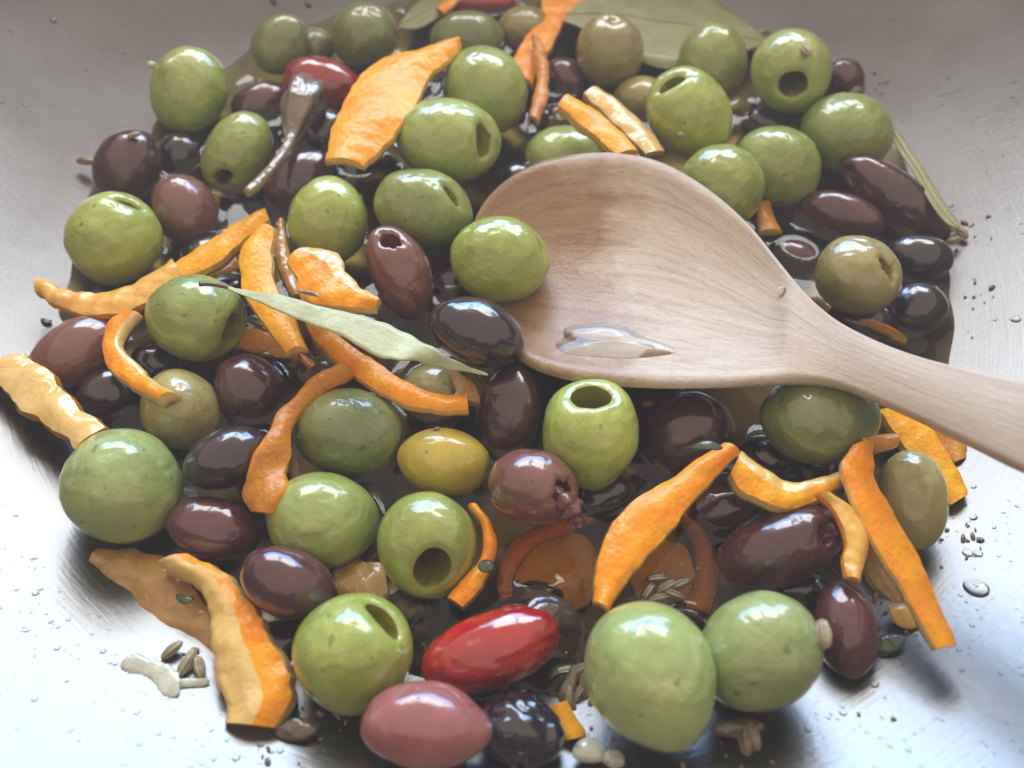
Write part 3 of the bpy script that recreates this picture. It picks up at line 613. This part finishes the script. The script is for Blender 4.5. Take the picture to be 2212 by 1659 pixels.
peel([(500,708,500,748),(560,712,568,768),(620,735,640,775),(690,790,670,800)], .85, 'oily brown orange peel under the wide upright peel', zm='zestd', pm='pithd', seed=14, over=('b86',))
peel([(255,677,300,676),(228,705,268,712),(223,755,256,746),(240,800,290,782),(288,836,325,818),(345,862,378,850)], 2.2, 'curled orange peel with pale inner rim over the left khaki olive', zm='zest', pm='pithp', zf=(0, .8), over=('k43','b41','b42','m40'), seed=15, thick=.3)
peel([(-30,770,-40,800),(50,768,-5,830),(105,800,45,885),(150,858,105,920),(225,925,165,972)], 1.9, 'pale yellow pith strip on the pan wall at the left picture edge', zm='pithp', pm='zestd', seed=16, jit=.08, thick=.4)
peel([(735,780,760,800),(672,812,700,838),(612,880,642,885),(570,955,628,950),(535,1025,622,1000),(526,1065,600,1065),(545,1105,580,1108)], 1.9, 'narrow oily orange peel standing between black and green olives', zm='zestd', pm='zest', over=('g48','b45','b93','g49'), seed=17, jit=.06, thick=.3)
peel([(215,1183,192,1228),(290,1188,255,1292),(365,1212,330,1342),(430,1290,398,1378),(470,1330,462,1408)], 1.1, 'thick brown peel slab with wet pith at the lower left', zm='pithd', pm='zestd', seed=18, jit=.06, thick=.45, crown=.1)
peel([(395,1199,345,1213),(478,1232,420,1262),(540,1305,448,1335),(588,1385,455,1400),(622,1445,470,1470),(632,1500,490,1520),(598,1572,488,1562)], 1.7, 'thick orange crescent peel with pale pith at the lower left', zm='zest', pm='pithp', zf=(0, .45), over=('b97',), seed=19, jit=.07, thick=.45, crown=.1, n=70)
peel([(1284,1300,1312,1318),(1288,1240,1355,1252),(1308,1160,1408,1190),(1340,1112,1455,1140),(1400,1062,1492,1090),(1490,1005,1540,1035),(1565,957,1602,978)], 2.4, 'big bright orange peel slanting up in the lower right centre', zm='zest', pm='pith', over=('p68','p53','g52'), seed=20, crown=.08, thick=.22)
peel([(1602,972,1578,1022),(1650,1012,1612,1062),(1712,1042,1690,1096),(1770,1035,1768,1082),(1818,1012,1822,1045)], 2.2, 'scooped yellow orange peel with pale inside behind the long red olive', zm='zesty', pm='pithp', zf=(.4, 1), over=('b66','p68','g65'), seed=21, thick=.35)
peel([(1470,1112,1488,1106),(1502,1180,1540,1180),(1505,1255,1552,1255),(1478,1312,1530,1325)], .66, 'brown sunken peel ring right of the big bright orange peel', zm='zestd', pm='pithd', seed=22)
peel([(1080,1296,1108,1290),(1075,1232,1112,1240),(1108,1170,1142,1192),(1200,1112,1222,1150),(1300,1062,1310,1108)], .62, 'sunken brown peel arc left of the big bright orange peel', zm='zest', pm='pithd', seed=23)
peel([(1112,1240,1112,1262),(1150,1185,1152,1300),(1215,1150,1220,1318),(1268,1165,1272,1300),(1300,1210,1300,1235)], .55, 'flat olive brown peel lying deep in the oil behind the front pepper', zm='pith', pm='pithd', seed=24)
peel([(1362,1230,1362,1260),(1395,1180,1392,1305),(1440,1165,1440,1325),(1485,1190,1485,1300),(1500,1235,1500,1255)], .4, 'flat brown peel deep in the oil under the seeds', zm='pith', pm='pithd', seed=25)
peel([(1012,1090,1030,1088),(1042,1140,1068,1142),(1040,1200,1068,1205),(1000,1250,1040,1262),(965,1290,1000,1312)], 1.5, 'oily orange strip hugging the green olive with large dark hole', zm='zest', pm='pithd', seed=26)
peel([(1845,960,1895,948),(1822,1000,1882,990),(1830,1050,1898,1050),(1858,1110,1932,1110),(1905,1195,1980,1200),(1965,1300,2030,1305),(2025,1402,2070,1392)], 2.6, 'long straight orange strip ending on the bare pan at right', zm='zest', pm='pithp', over=('k67',), seed=27, n=80, thick=.2)
peel([(1875,950,1880,985),(1910,938,1912,970),(1945,935,1940,962)], 2.3, 'short curled top end of peel in front of the shaded green olive', zm='zestd', pm='pithp', over=('g65',), seed=28, thick=.16)
peel([(1895,885,1950,885),(1950,955,2010,925),(1998,1020,2050,985),(2030,1065,2088,1045),(2055,1090,2092,1068)], 1.3, 'yellow orange strip with dotted zest beside the creased khaki olive', zm='zesty', pm='pith', seed=29)
peel([(1990,905,2040,900),(2040,970,2085,955),(2060,1000,2088,990)], 1.0, 'reddish orange peel in the shade right under the spoon handle', zm='zestd', pm='zestd', seed=30)
peel([(1765,1062,1800,1068),(1805,1100,1852,1100),(1828,1170,1874,1140),(1822,1205,1872,1200),(1830,1245,1858,1256)], 2.5, 'tan and orange strip over the end of the long red olive', zm='pith', pm='zest', over=('p63',), seed=31, thick=.2)
peel([(1870,1170,1925,1200),(1880,1235,1962,1250),(1930,1300,2005,1290),(1960,1352,2035,1348)], 1.2, 'tan pith slab beneath the long straight orange strip', zm='pithd', pm='pithp', seed=32, jit=.06)
peel([(1185,1528,1222,1514),(1192,1550,1240,1545),(1210,1585,1262,1572),(1222,1600,1262,1592)], 1.4, 'small bright orange chip among the seeds at the front', zm='zesty', pm='pith', seed=33, n=14, jit=.03)
peel([(1860,688,1900,700),(1900,705,1935,715),(1940,722,1960,735)], 1.2, 'sliver of red orange peel behind the spoon neck', zm='zest', seed=34, n=14)
peel([(1640,440,1665,436),(1640,470,1668,455),(1640,500,1690,500)], 1.0, 'brown orange bit behind the spoon shoulder', zm='zestd', seed=35, n=14)
peel([(720,1235,740,1300),(770,1215,790,1300),(830,1212,840,1290)], .9, 'brown pith piece between the green olives at the front left centre', zm='pithd', pm='pithd', seed=36, jit=.06)
peel([(940,20,960,30),(970,-10,990,0),(1000,-40,1020,-30)], 1.2, 'faint orange strip at the top edge beside the back red pepper', zm='zest', seed=37, n=14, thick=.12)

# ------------------------------------------------------------------ bay leaves
def leaf(pairs, z, label, mat, ribpath=None, over=(), seed=0, crown=0, stem=None, jit=.02):
    A, B = [], []
    for q in pairs:
        zz = q[4] if len(q) > 4 else z; zb = q[5] if len(q) > 5 else zz; res = []
        for (px, py, h) in ((q[0], q[1], zz), (q[2], q[3], zb)):
            d = ray(px, py); D = (h - CAM[2]) / d[2]
            for k in over:
                hd = hit_depth(E[k], d)
                if hd is not None: D = min(D, hd - .12)
            res.append(CAM + d * D)
        A.append(res[0]); B.append(res[1])
    n = 50; A = smooth_path(A, n); B = smooth_path(B, n); m = 9; nz = Nz(seed, 2.5); rows = []
    for i in range(n):
        for v in np.linspace(0, 1, m):
            p = A[i] * (1 - v) + B[i] * v; rows.append(p + np.array([0, 0, crown * (1 - abs(2 * v - 1))]))
    P = np.array(rows); P[:, 2] += nz(P * 1.0) * .02
    e0 = nz(P * 3) * jit; P[:, 1] += e0
    uv = np.array([(i / n * 4, v) for i in range(n) for v in np.linspace(0, 1, m)])
    Q = P - np.array([0, 0, .035]); F = grid_faces(n, m, wrap=False)
    F2 = [tuple(x + n * m for x in f[::-1]) for f in F]
    bd = [i * m for i in range(n)]; bd2 = [i * m + m - 1 for i in range(n)]
    S1 = [(a, b, b + n * m, a + n * m) for a, b in zip(bd, bd[1:])] + [(b, a, a + n * m, b + n * m) for a, b in zip(bd2, bd2[1:])]
    o = P.mean(0); t = thing('bay_leaf', o, label, 'bay leaf', 'bay leaves')
    obj('blade', np.vstack([P, Q]), F + F2 + S1, M[mat], t, origin=o, uv=np.vstack([uv, uv]))
    if ribpath is not None:
        R3 = P.reshape(n, m, 3)[:, ribpath] + np.array([0, 0, .01]); Vt, Ft = tube_mesh(R3[::2], np.linspace(.045, .02, len(R3[::2])), 8)
        obj('midrib', Vt, Ft, M['rib'], t, origin=o)
    if stem:
        Vt, Ft = tube_mesh(smooth_path([P.reshape(n, m, 3)[1, m // 2]] + [at(*s) for s in stem], 12), np.linspace(.05, .06, 12), 8); obj('leaf_stem', Vt, Ft, M['calyx'], t, origin=o)
    return t
leaf([(478,611,482,618),(540,626,545,645),(612,638,598,672),(692,660,665,698),(768,678,730,722),(834,700,775,746),(886,724,818,770),(935,750,880,776),(988,780,945,790,2.7,2.7),(1055,807,1052,810,2.4,2.4)],
     3.0, 'pale green bay leaf lying across the peels left of the spoon', 'leaf', None, over=('g39','g14','p18','b20','p70'), seed=3, stem=[(455,613,3.2),(430,613,3.3)])
leaf([(1185,30,1188,34),(1240,2,1245,56),(1310,-30,1320,95),(1400,-50,1400,140),(1480,-40,1480,150),(1560,10,1550,130),(1620,50,1610,112),(1660,88,1655,92)],
     1.3, 'big flat brown green bay leaf at the top right behind the khaki olive', 'leafd', 4, seed=4)
leaf([(1928,272,1922,280),(1955,300,1940,318),(1992,360,1975,375),(2030,420,2005,430),(2062,470,2040,480),(2075,492,2068,495)],
     1.75, 'narrow brown green bay leaf along the right pan wall', 'leafd', 4, seed=5, jit=.0)
leaf([(870,40,860,60),(900,5,905,60),(950,-25,960,30),(1000,-45,1010,-20)], 1.0, 'dark bay leaf at the top between two dull green olives', 'leafd', 4, seed=7)

# ------------------------------------------------------------------ wooden spoon
Uq = [(1018,575,1.5),(1018,490,1.7),(1055,415,2.0),(1130,358,2.4),(1225,330,2.7),(1325,324,2.9),(1425,343,3.0),(1525,398,3.1),(1615,475,3.15),(1685,560,3.2),(1742,630,3.3),(1800,683,3.5),(1880,727,3.8),(1980,765,4.2),(2100,795,4.7),(2260,828,5.4),(2500,880,6.6),(2900,960,8.6)]
Lq = [(1022,610,1.45),(1045,690,1.6),(1085,745,1.8),(1135,785,2.0),(1205,812,2.2),(1295,826,2.4),(1390,833,2.6),(1480,834,2.75),(1570,830,2.9),(1655,822,3.0),(1735,818,3.1),(1805,828,3.3),(1885,858,3.6),(1985,903,4.0),(2105,962,4.5),(2265,1040,5.2),(2500,1160,6.4),(2900,1360,8.4)]
ns = 110; U = smooth_path([at(*p) for p in Uq], ns); Lw = smooth_path([at(*p) for p in Lq], ns)
ss = np.linspace(0, 1, ns)                    # 0..1 over 17 spans
span = ss * (len(Uq) - 1)
def dipf(s): return .9 * np.clip(np.sin(np.clip((s - .1) / 9.3, 0, 1) * math.pi), 0, 1) ** .6
def thickf(s): return np.interp(s, [0, 1, 7, 10, 12, 17], [.32, .36, .45, .62, .72, .85])
mt, mb = 31, 19; V = []; UVs = []
for i in range(ns):
    Wv = Lw[i] - U[i]; T = (U[min(i + 1, ns - 1)] + Lw[min(i + 1, ns - 1)] - U[max(i - 1, 0)] - Lw[max(i - 1, 0)]); T /= np.linalg.norm(T)
    Wn = Wv / np.linalg.norm(Wv); nn = np.cross(Wn, T); nn /= np.linalg.norm(nn)
    if nn[2] < 0: nn = -nn
    s = span[i]; dp = dipf(s); tk = thickf(s)
    for v in np.linspace(0, 1, mt):
        x = abs(2 * v - 1); rim = .90 if s > .8 else .75
        g = np.clip(1 - (x / rim) ** 2, 0, 1) ** .8 if x < rim else 0
        rnd = -.10 * max(0, (x - .92) / .08) ** 2; crown = .10 * (1 - x * x) * np.clip((s - 9.5) / 3, 0, 1)
        V.append(U[i] + Wv * v + nn * (-dp * g + rnd + crown)); UVs.append((s / 17, v * .5 + .25 * 0))
    for v in np.linspace(1, 0, mb):
        x = abs(2 * v - 1); inset = .05 + .0 * x
        V.append(U[i] + Wv * (.5 + (v - .5) * .97) - nn * (tk * .55 + (dp * .95 + tk * .5) * (1 - x ** 2.4))); UVs.append((s / 17, v * .5))
nr = mt + mb; F = grid_faces(ns, nr)
V = np.array(V)
V = np.vstack([V, V[:nr].mean(0), V[-nr:].mean(0)]); UVs += [(0, .25), (1, .25)]
c0 = len(V) - 2; c1 = len(V) - 1
F += [((k + 1) % nr, k, c0) for k in range(nr)] + [((ns - 1) * nr + k, (ns - 1) * nr + (k + 1) % nr, c1) for k in range(nr)]
org = at(1380, 600, 2)
spoon = obj('wooden_spoon', V, F, M['wood'], origin=org, uv=np.array(UVs)); tag(spoon, 'pale worn wooden spoon with oily bowl resting across the olives', 'wooden spoon')
spoon_top = V[:ns * nr].reshape(ns, nr, 3)[:, :mt]

# oil left in the bowl: a thin film lying on the wood near the front rim
def bowl(u, v):                        # span position, cross position -> point on the spoon's upper face
    i = min(max(u / 17 * (ns - 1), 0), ns - 1.001); j = v * (mt - 1); i0, j0 = int(i), int(min(j, mt - 1.001)); a, b = i - i0, j - j0
    return (spoon_top[i0, j0] * (1 - a) * (1 - b) + spoon_top[i0 + 1, j0] * a * (1 - b) + spoon_top[i0, j0 + 1] * (1 - a) * b + spoon_top[i0 + 1, j0 + 1] * a * b)
nu, nv = 60, 14; Vp, Fp = [], []
for k in range(nu):
    a = 2 * math.pi * k / nu; rr = 1 + .14 * math.sin(3 * a + 1) + .06 * math.sin(5 * a + 2)
    for q in range(nv):
        t_ = (q + .001) / (nv - 1); cu, cv = 5.1 + 1.35 * rr * t_ * math.cos(a), .80 + .085 * rr * t_ * math.sin(a)
        Vp.append(bowl(cu, cv) + np.array([0, -.02, 1]) * (.012 + (.035 + .075 * (1 - math.sin(a) * t_)) * max(0, 1 - t_ ** 4)))
Fp = [(k * nv + q, ((k + 1) % nu) * nv + q, ((k + 1) % nu) * nv + q + 1, k * nv + q + 1) for k in range(nu) for q in range(nv - 1)]
tag(obj('oil_film', Vp, Fp, M['drop']), 'shiny film of oil inside the wooden spoon bowl near its front rim', 'oil')

# ------------------------------------------------------------------ oil pool with a raised edge round everything it touches
g = .07; xs = np.arange(-13.6, 13.6, g); ys = np.arange(5 - 13.6, 5 + 13.6, g)
X, Y = np.meshgrid(xs, ys); Z = np.full(X.shape, OIL); best = np.full(X.shape, 9.0)
for e in L:
    rr0 = 1.6 * max(np.linalg.norm(e.Mx, axis=0)); ix = np.where(abs(xs - e.c[0]) < rr0)[0]; iy = np.where(abs(ys - e.c[1]) < rr0)[0]
    if len(ix) == 0 or len(iy) == 0: continue
    s_ = np.s_[iy[0]:iy[-1] + 1, ix[0]:ix[-1] + 1]
    Pq = np.stack([X[s_] - e.c[0], Y[s_] - e.c[1], OIL - e.c[2] + 0 * X[s_]], -1); q = np.linalg.norm(Pq @ e.Mi.T, axis=-1)
    best[s_] = np.minimum(best[s_], np.maximum((q - 1) * np.linalg.norm(e.B) * e.D, -.05))
for p in PEEL_PTS:
    if abs(p[2] - OIL) > .13: continue
    ix = np.where(abs(xs - p[0]) < .6)[0]; iy = np.where(abs(ys - p[1]) < .6)[0]
    if len(ix) == 0 or len(iy) == 0: continue
    s_ = np.s_[iy[0]:iy[-1] + 1, ix[0]:ix[-1] + 1]
    best[s_] = np.minimum(best[s_], np.hypot(X[s_] - p[0], Y[s_] - p[1]) - .05)
Z += .16 * np.exp(-np.clip(best, 0, None) / .13)
EDG = np.clip((np.hypot(X - PC[0], Y - PC[1]) - 9.5) / 2, 0, 1) * .09; Z += EDG * (Nz(9, .55)(np.stack([X.ravel(), Y.ravel(), X.ravel() * 0], -1)) + .4 * Nz(12, 2.2)(np.stack([X.ravel(), Y.ravel(), X.ravel() * 0], -1))).reshape(Z.shape)
flat = np.stack([X.ravel(), Y.ravel(), X.ravel() * 0], -1)
Z += (Nz(4, 1.3)(flat) * .012 + Nz(5, 3.1)(flat) * .006).reshape(Z.shape)
rad = np.hypot(X - PC[0], Y - PC[1]); keep = rad < 13.55 + .0 * X
idx = -np.ones(X.shape, int); idx[keep] = np.arange(keep.sum())
Vo = np.stack([X[keep], Y[keep], Z[keep]], -1)
q = keep[:-1, :-1] & keep[1:, :-1] & keep[:-1, 1:] & keep[1:, 1:]
Fo = np.stack([idx[:-1, :-1][q], idx[:-1, 1:][q], idx[1:, 1:][q], idx[1:, :-1][q]], -1)
dep = np.clip((OIL - pan_z(np.hypot(Vo[:, 0] - PC[0], Vo[:, 1] - PC[1]))), 0, 1)
o = obj('oil_pool', Vo, Fo.tolist(), M['oil'], origin=np.array([0, 5, OIL])); tag(o, 'pool of yellow brown oil filling the middle of the pan', 'oil')
o.data.attributes.new('depth', 'FLOAT', 'POINT').data.foreach_set('value', dep)

# ------------------------------------------------------------------ seeds, bits, drops
def seed_at(p, ang, label, length=.52, r=.10, tilt=.0):
    n = 14; t = np.linspace(-1, 1, n); P = np.array([[math.cos(ang) * u * length / 2, math.sin(ang) * u * length / 2, tilt * u + .03 * (1 - u * u)] for u in t]) + p
    Vt, Ft = tube_mesh(P, r * np.sqrt(np.clip(1 - t ** 2, .01, 1)) * 1, 24, 6, .22)
    return tag(obj('fennel_seed', Vt, Ft, M['seed']), label, 'seed', 'fennel seeds')
seed_at(at(185, 349, floor_at(at(185, 349, .8)) + .1), .0, 'single fennel seed on the bare pan left of the purple olive')
seed_at(ell_point(E['p09'], .12, .72, 1.05), .5, 'fennel seed on top of the glossy purple olive', .4, .06)
seed_at(ell_point(E['g26'], .32, .42, 1.06), 1.9, 'fennel seed stuck above the open dark pit hole', .42)
seed_at(ell_point(E['g61'], .93, .25, 1.04), 1.45, 'fennel seed stuck on the right side of the round pale green olive', .5, .12)
seed_at(ell_point(E['y50'], -.15, .92, 1.02), .3, 'dark speck of seed on the bright yellow olive', .14, .035)
for (px, py, a, z) in [(1222,1490,1.1,.95),(1235,1470,1.3,1.0),(1248,1500,.9,.92),(1262,1478,1.7,.97),(1228,1510,1.5,1.),(1245,1452,.6,1.)]:
    seed_at(at(px, py, z), a, 'fennel seed in the cluster behind the small orange chip', .5, .085, .08)
for (px, py, a, z) in [(1420,1250,.1,.74),(1440,1268,.5,.78),(1400,1278,.9,.72),(1455,1285,-.4,.78),(1470,1262,.4,.74),(1425,1292,.2,.76)]:
    seed_at(at(px, py, z), a, 'fennel seed floating in the oil right of the big bright orange peel', .5, .085)
for (px, py, a) in [(412,1425,1.5),(400,1438,1.2),(372,1405,.8),(432,1442,2.0)]:
    p = at(px, py, 1.0); p = at(px, py, floor_at(p) + .12); seed_at(p, a, 'fennel seed below the thick brown peel slab, ' + {412: 'second from the right of four', 400: 'second from the left of four', 372: 'leftmost of four', 432: 'rightmost of four'}[px], .45, .09)
for (px, py, a) in [(1850,195,.5),(1865,215,1.1),(1650,72,.3)]:
    p = at(px, py, .9); p = at(px, py, max(1.0, floor_at(p)) + .1); seed_at(p, a, ('fennel seed beside the purple olive at the back right, ' + ('the upper of two' if px == 1850 else 'the lower of two')) if px > 1700 else 'fennel seed at the tip of the big flat bay leaf', .45, .09)
for (px, py, a) in [(2062,492,.9),(2078,505,2.0),(2060,520,.2)]:
    p = at(px, py, 1.2); p = at(px, py, max(1.0, floor_at(p)) + .1); seed_at(p, a, 'fennel seed at the tip of the narrow right leaf, ' + {2062: 'the topmost', 2078: 'the rightmost', 2060: 'the lowest'}[px], .4, .09)
for (px, py, a) in [(50,880,2.2),(1625,1590,1.8),(1610,1600,1.5)]:
    p = at(px, py, 1.1); p = at(px, py, max(1.0, floor_at(p)) + .1); seed_at(p, a, 'fennel seed caught under the pale pith strip at left edge' if px < 200 else 'fennel seed on the pan in front of the round pale green olive, ' + ('the right one' if px == 1625 else 'the left one'), .5, .11)
# cooked garlic shred on the pan wall
def on_pan(px, py, up=.0):
    z = 1.0
    for _ in range(20): p = at(px, py, z); z = .5 * z + .5 * (floor_at(p) + up)
    return at(px, py, z)
P = smooth_path([on_pan(x, y, .05) for x, y in [(262,1432),(290,1436),(325,1445),(352,1462),(372,1490),(385,1500)]], 30)
Vt, Ft = tube_mesh(P, np.interp(np.linspace(0, 1, 30), [0, .1, .3, .5, .75, 1], [.04, .19, .14, .2, .22, .03]) * (1 + .10 * np.random.RandomState(8).normal(size=30)), 14, flat=.3)
sh = thing('garlic_shred', P.mean(0), 'pale cooked garlic shred stuck to the lower left pan wall', 'garlic')
obj('shred', Vt, Ft, M['garlic'], sh)
P = smooth_path([on_pan(x, y, .05) for x, y in [(365,1480),(395,1476),(425,1474),(452,1474)]], 16)
Vt, Ft = tube_mesh(P, np.interp(np.linspace(0, 1, 16), [0, .5, .9, 1], [.08, .09, .08, .03]), 12, flat=.35); obj('shred', Vt, Ft, M['garlic'], sh)
def blob(name, c, r, mat, label, cat, seed=0, sc3=(1, .8, .6), group=None):
    P = sphere_pts(16, 22); P = P * (1 + .18 * Nz(seed, 2.5)(P) * .6)[:, None] * np.array(sc3) * r + c
    return tag(obj(name, P, grid_faces(16, 22, flip=True), M[mat], origin=np.asarray(c)), label, cat, group)
blob('garlic_bit', ell_point(E['g27'], -.22, -.42, 1.02), .11, 'garlic', 'tiny garlic bit on the olive with the yellow green hole', 'garlic', 1, (1, .5, .6))
blob('garlic_bit', ell_point(E['g01'], -.92, .62, 1.0), .14, 'garlic', 'tiny garlic bit on the left shoulder of the far left green olive', 'garlic', 2)
blob('garlic_bit', at(1212, 252, 2.2), .13, 'garlic', 'small white garlic bit hanging below the yellow strip end', 'garlic', 3)
blob('garlic_bit', ell_point(E['g56'], -.93, -.15, 1.0), .07, 'garlic', 'tiny garlic bit on the left side of the large slit green olive', 'garlic', 4)
blob('garlic_bit', on_pan(1275, 1622, .25), .28, 'garlic', 'translucent garlic lump at the bottom edge below the orange chip', 'garlic', 5, (1, .7, .5))
blob('garlic_bit', on_pan(1325, 1640, .2), .2, 'garlic', 'smaller garlic lump at the bottom edge near the big pale olive', 'garlic', 6, (1, .7, .5))
blob('brown_pith_bit', on_pan(1600, 1575, .15), .36, 'calyx', 'brown shred below the round pale green front olive', 'food scrap', 7, (1.2, .5, .35))
blob('brown_pith_bit', on_pan(640, 1575, .15), .3, 'calyx', 'brown shred beside the lower end of the crescent peel', 'food scrap', 8, (1.2, .6, .35))
blob('brown_pith_bit', on_pan(1960, 1330, .15), .3, 'pith', 'tan shred half under the long straight orange strip', 'food scrap', 9, (1.2, .8, .4))
# herb leaves
def herb(pts, label, rw=.12):
    P = smooth_path(pts, 14); Vt, Ft = tube_mesh(P, rw * np.sqrt(np.clip(1 - np.linspace(-1, 1, 14) ** 2, .01, 1)), 10, flat=.25); return tag(obj('herb_leaf', Vt, Ft, M['herb']), label, 'herb')
herb([at(1495, 966, 2.75), at(1530, 962, 2.85), at(1562, 968, 2.8)], 'dark green herb leaf on the upper end of the big orange peel', .1)
herb([at(1035, 1215, 1.75), at(1050, 1222, 1.8), at(1068, 1218, 1.75)], 'dark green herb bit on the strip hugging the pitted olive', .14)
herb([on_pan(1885, 1395, .15), on_pan(1920, 1390, .2), on_pan(1955, 1380, .15)], 'dark herb leaf on the pan under the long orange strip', .16)
herb([on_pan(88, 688, .05), on_pan(100, 694, .08), on_pan(112, 692, .05)], 'tiny dark herb fleck on the left pan wall', .07)
herb([at(380, 1285, 1.45), at(400, 1296, 1.5), at(420, 1290, 1.45)], 'dark herb fleck on the brown peel slab', .08)
herb([at(640, 628, 3.3), at(668, 633, 3.3), at(690, 640, 3.25)], 'thin bright herb sliver on the pale bay leaf', .05)
herb([at(1590, 1035, 1.3), at(1610, 1015, 1.35), at(1560, 1005, 1.3)], 'dark herb leaf in shadow beside the black ring glint olive', .14)
for px, py, t_ in [(585, 0, 'left'), (660, 5, 'right')]:
    herb([on_pan(px, py - 6, .06), on_pan(px + 6, py, .08), on_pan(px + 10, py + 8, .06)], 'dark herb fleck on the far pan wall, the %s one of two' % t_, .09)
def dome(c, r, h, nrm_tilt, nc=12, nr=4):
    P = []
    for i in range(nr + 1):
        f = math.pi / 2 * i / nr
        for k in range(nc):
            a = 2 * math.pi * k / nc; P.append((r * math.cos(f) * math.cos(a), r * math.cos(f) * math.sin(a), h * math.sin(f)))
    P = np.array(P); zx, zy = nrm_tilt; P[:, 2] += P[:, 0] * zx + P[:, 1] * zy
    return P + c, grid_faces(nr + 1, nc)
def tilt(p):
    dx, dy = p[0] - PC[0], p[1] - PC[1]; r = math.hypot(dx, dy); s = float(pan_z(r + .05) - pan_z(r - .05)) / .1; return (s * dx / r, s * dy / r)
# countless flecks and bubbles caught along the food's edge
rs = np.random.RandomState(21); VV, FF, off = [], [], 0
spots = [(a, b, c * 1.9, int(d * .7)) for a, b, c, d in [(1240,1470,60,22),(1900,1370,70,26),(2085,1150,40,22),(600,1560,70,22),(410,1440,40,8),(1560,1600,90,22),(1080,1640,80,16),(2075,500,30,16),(1880,200,40,12),(2110,650,30,12),(150,930,40,8),(1430,1270,60,16),(1170,1240,80,14),(700,1580,60,12),(1300,1600,50,16)]]
for cx_, cy_, sp_, nn_ in spots:
    for _ in range(nn_):
        px, py = cx_ + rs.normal() * sp_ * .5, cy_ + rs.normal() * sp_ * .5; p = on_pan(px, py)
        p = at(px, py, OIL + .02) if p[2] < OIL else p + np.array([0, 0, .03])
        s_ = .02 + .05 * rs.rand() ** 2; Q = sphere_pts(6, 8) * np.array([s_ * (1 + rs.rand() * 1.2), s_, s_ * .5]); a_ = rs.rand() * 6.28
        Q = Q @ np.array([[math.cos(a_), math.sin(a_), 0], [-math.sin(a_), math.cos(a_), 0], [0, 0, 1]]) + p
        VV.append(Q); FF += [tuple(x + off for x in f) for f in grid_faces(6, 8, flip=True)]; off += len(Q)
o = obj('herb_flecks', np.vstack(VV), FF, M['calyx']); o['kind'] = 'stuff'; tag(o, 'brown herb and spice flecks caught along the edge of the oil', 'herbs')
VV, FF, off = [], [], 0
for cx_, cy_, sp_, nn_ in spots:
    for _ in range(nn_):
        px, py = cx_ + rs.normal() * sp_ * .6, cy_ + rs.normal() * sp_ * .6; p = on_pan(px, py); p = at(px, py, OIL) if p[2] < OIL else p
        s_ = .02 + .07 * rs.rand() ** 3; v_, f_ = dome(p, s_, s_ * .6, (0, 0), 12, 4); VV.append(v_); FF += [tuple(x + off for x in q) for q in f_]; off += len(v_)
o = obj('oil_bubbles', np.vstack(VV), FF, M['drop']); o['kind'] = 'stuff'; tag(o, 'small clear bubbles gathered at the edge of the oil', 'bubbles')
# oil drops on the bare metal
VV, FF = [], []; off = 0; rs = np.random.RandomState(5); cnt = 0
while cnt < 1700:
    px, py = rs.rand() * 2300 - 40, rs.rand() * 1740 - 40; p = on_pan(px, py)
    r = math.hypot(p[0] - PC[0], p[1] - PC[1])
    if r < 13.1 or r > 18.5: continue
    if rs.rand() > np.exp(-(r - 13.1) / 1.8): continue
    s = .010 + .035 * rs.rand() ** 6 + (.05 * rs.rand() if rs.rand() < .03 else 0)
    v_, f_ = dome(p, s, s * .5, tilt(p), 8, 3); VV.append(v_); FF += [tuple(x + off for x in q) for q in f_]; off += len(v_); cnt += 1
o = obj('oil_droplets', np.vstack(VV), FF, M['drop']); o['kind'] = 'stuff'; tag(o, 'fine oil droplets splashed over the bare pan wall', 'oil')
for px, py, s, lb in [(2108, 1270, .20, 'largest round oil drop on the pan right of the long orange strip'), (2090, 1195, .09, 'small oil drop above the largest one, left of its pair'), (2112, 1196, .08, 'small oil drop above the largest one, right of its pair'),
                      (2194, 690, .10, 'oil drop with dark rim near the right picture edge'), (1690, 625, .14, 'oil drop on the spoon shoulder')]:
    if px == 1690:
        i = np.argmin([np.linalg.norm(np.cross(q - CAM, ray(px, py))) for q in spoon_top.reshape(-1, 3)]); p = spoon_top.reshape(-1, 3)[i]; tl = (0.1, 0.1)
    else: p = on_pan(px, py, .0); tl = tilt(p)
    v_, f_ = dome(p, s, s * .45, tl, 24, 6); tag(obj('oil_drop', v_, f_, M['drop']), lb, 'oil drop')

# ------------------------------------------------------------------ thin haze box round pan and camera, added to lift the blacks
hx, hz0, hz1 = 60., -100., 17.2
Vh = [(x, y + 5, z) for z in (hz0, hz1) for x, y in ((-hx, -hx), (hx, -hx), (hx, hx), (-hx, hx))]
mh = bpy.data.materials.new('veil'); mh.use_nodes = True; nt = mh.node_tree; nt.nodes.clear()
vo = N(nt, 'ShaderNodeVolumePrincipled'); vo.inputs['Color'].default_value = (1, .97, .95, 1); vo.inputs['Density'].default_value = .30
nt.links.new(vo.outputs[0], N(nt, 'ShaderNodeOutputMaterial').inputs['Volume'])
hz = obj('haze', Vh, [(3, 2, 1, 0), (4, 5, 6, 7), (0, 1, 5, 4), (1, 2, 6, 5), (2, 3, 7, 6), (3, 0, 4, 7)], mh, smooth=False); hz['kind'] = 'stuff'
tag(hz, 'faint pale haze round pan and camera, added to veil the view', 'veil')
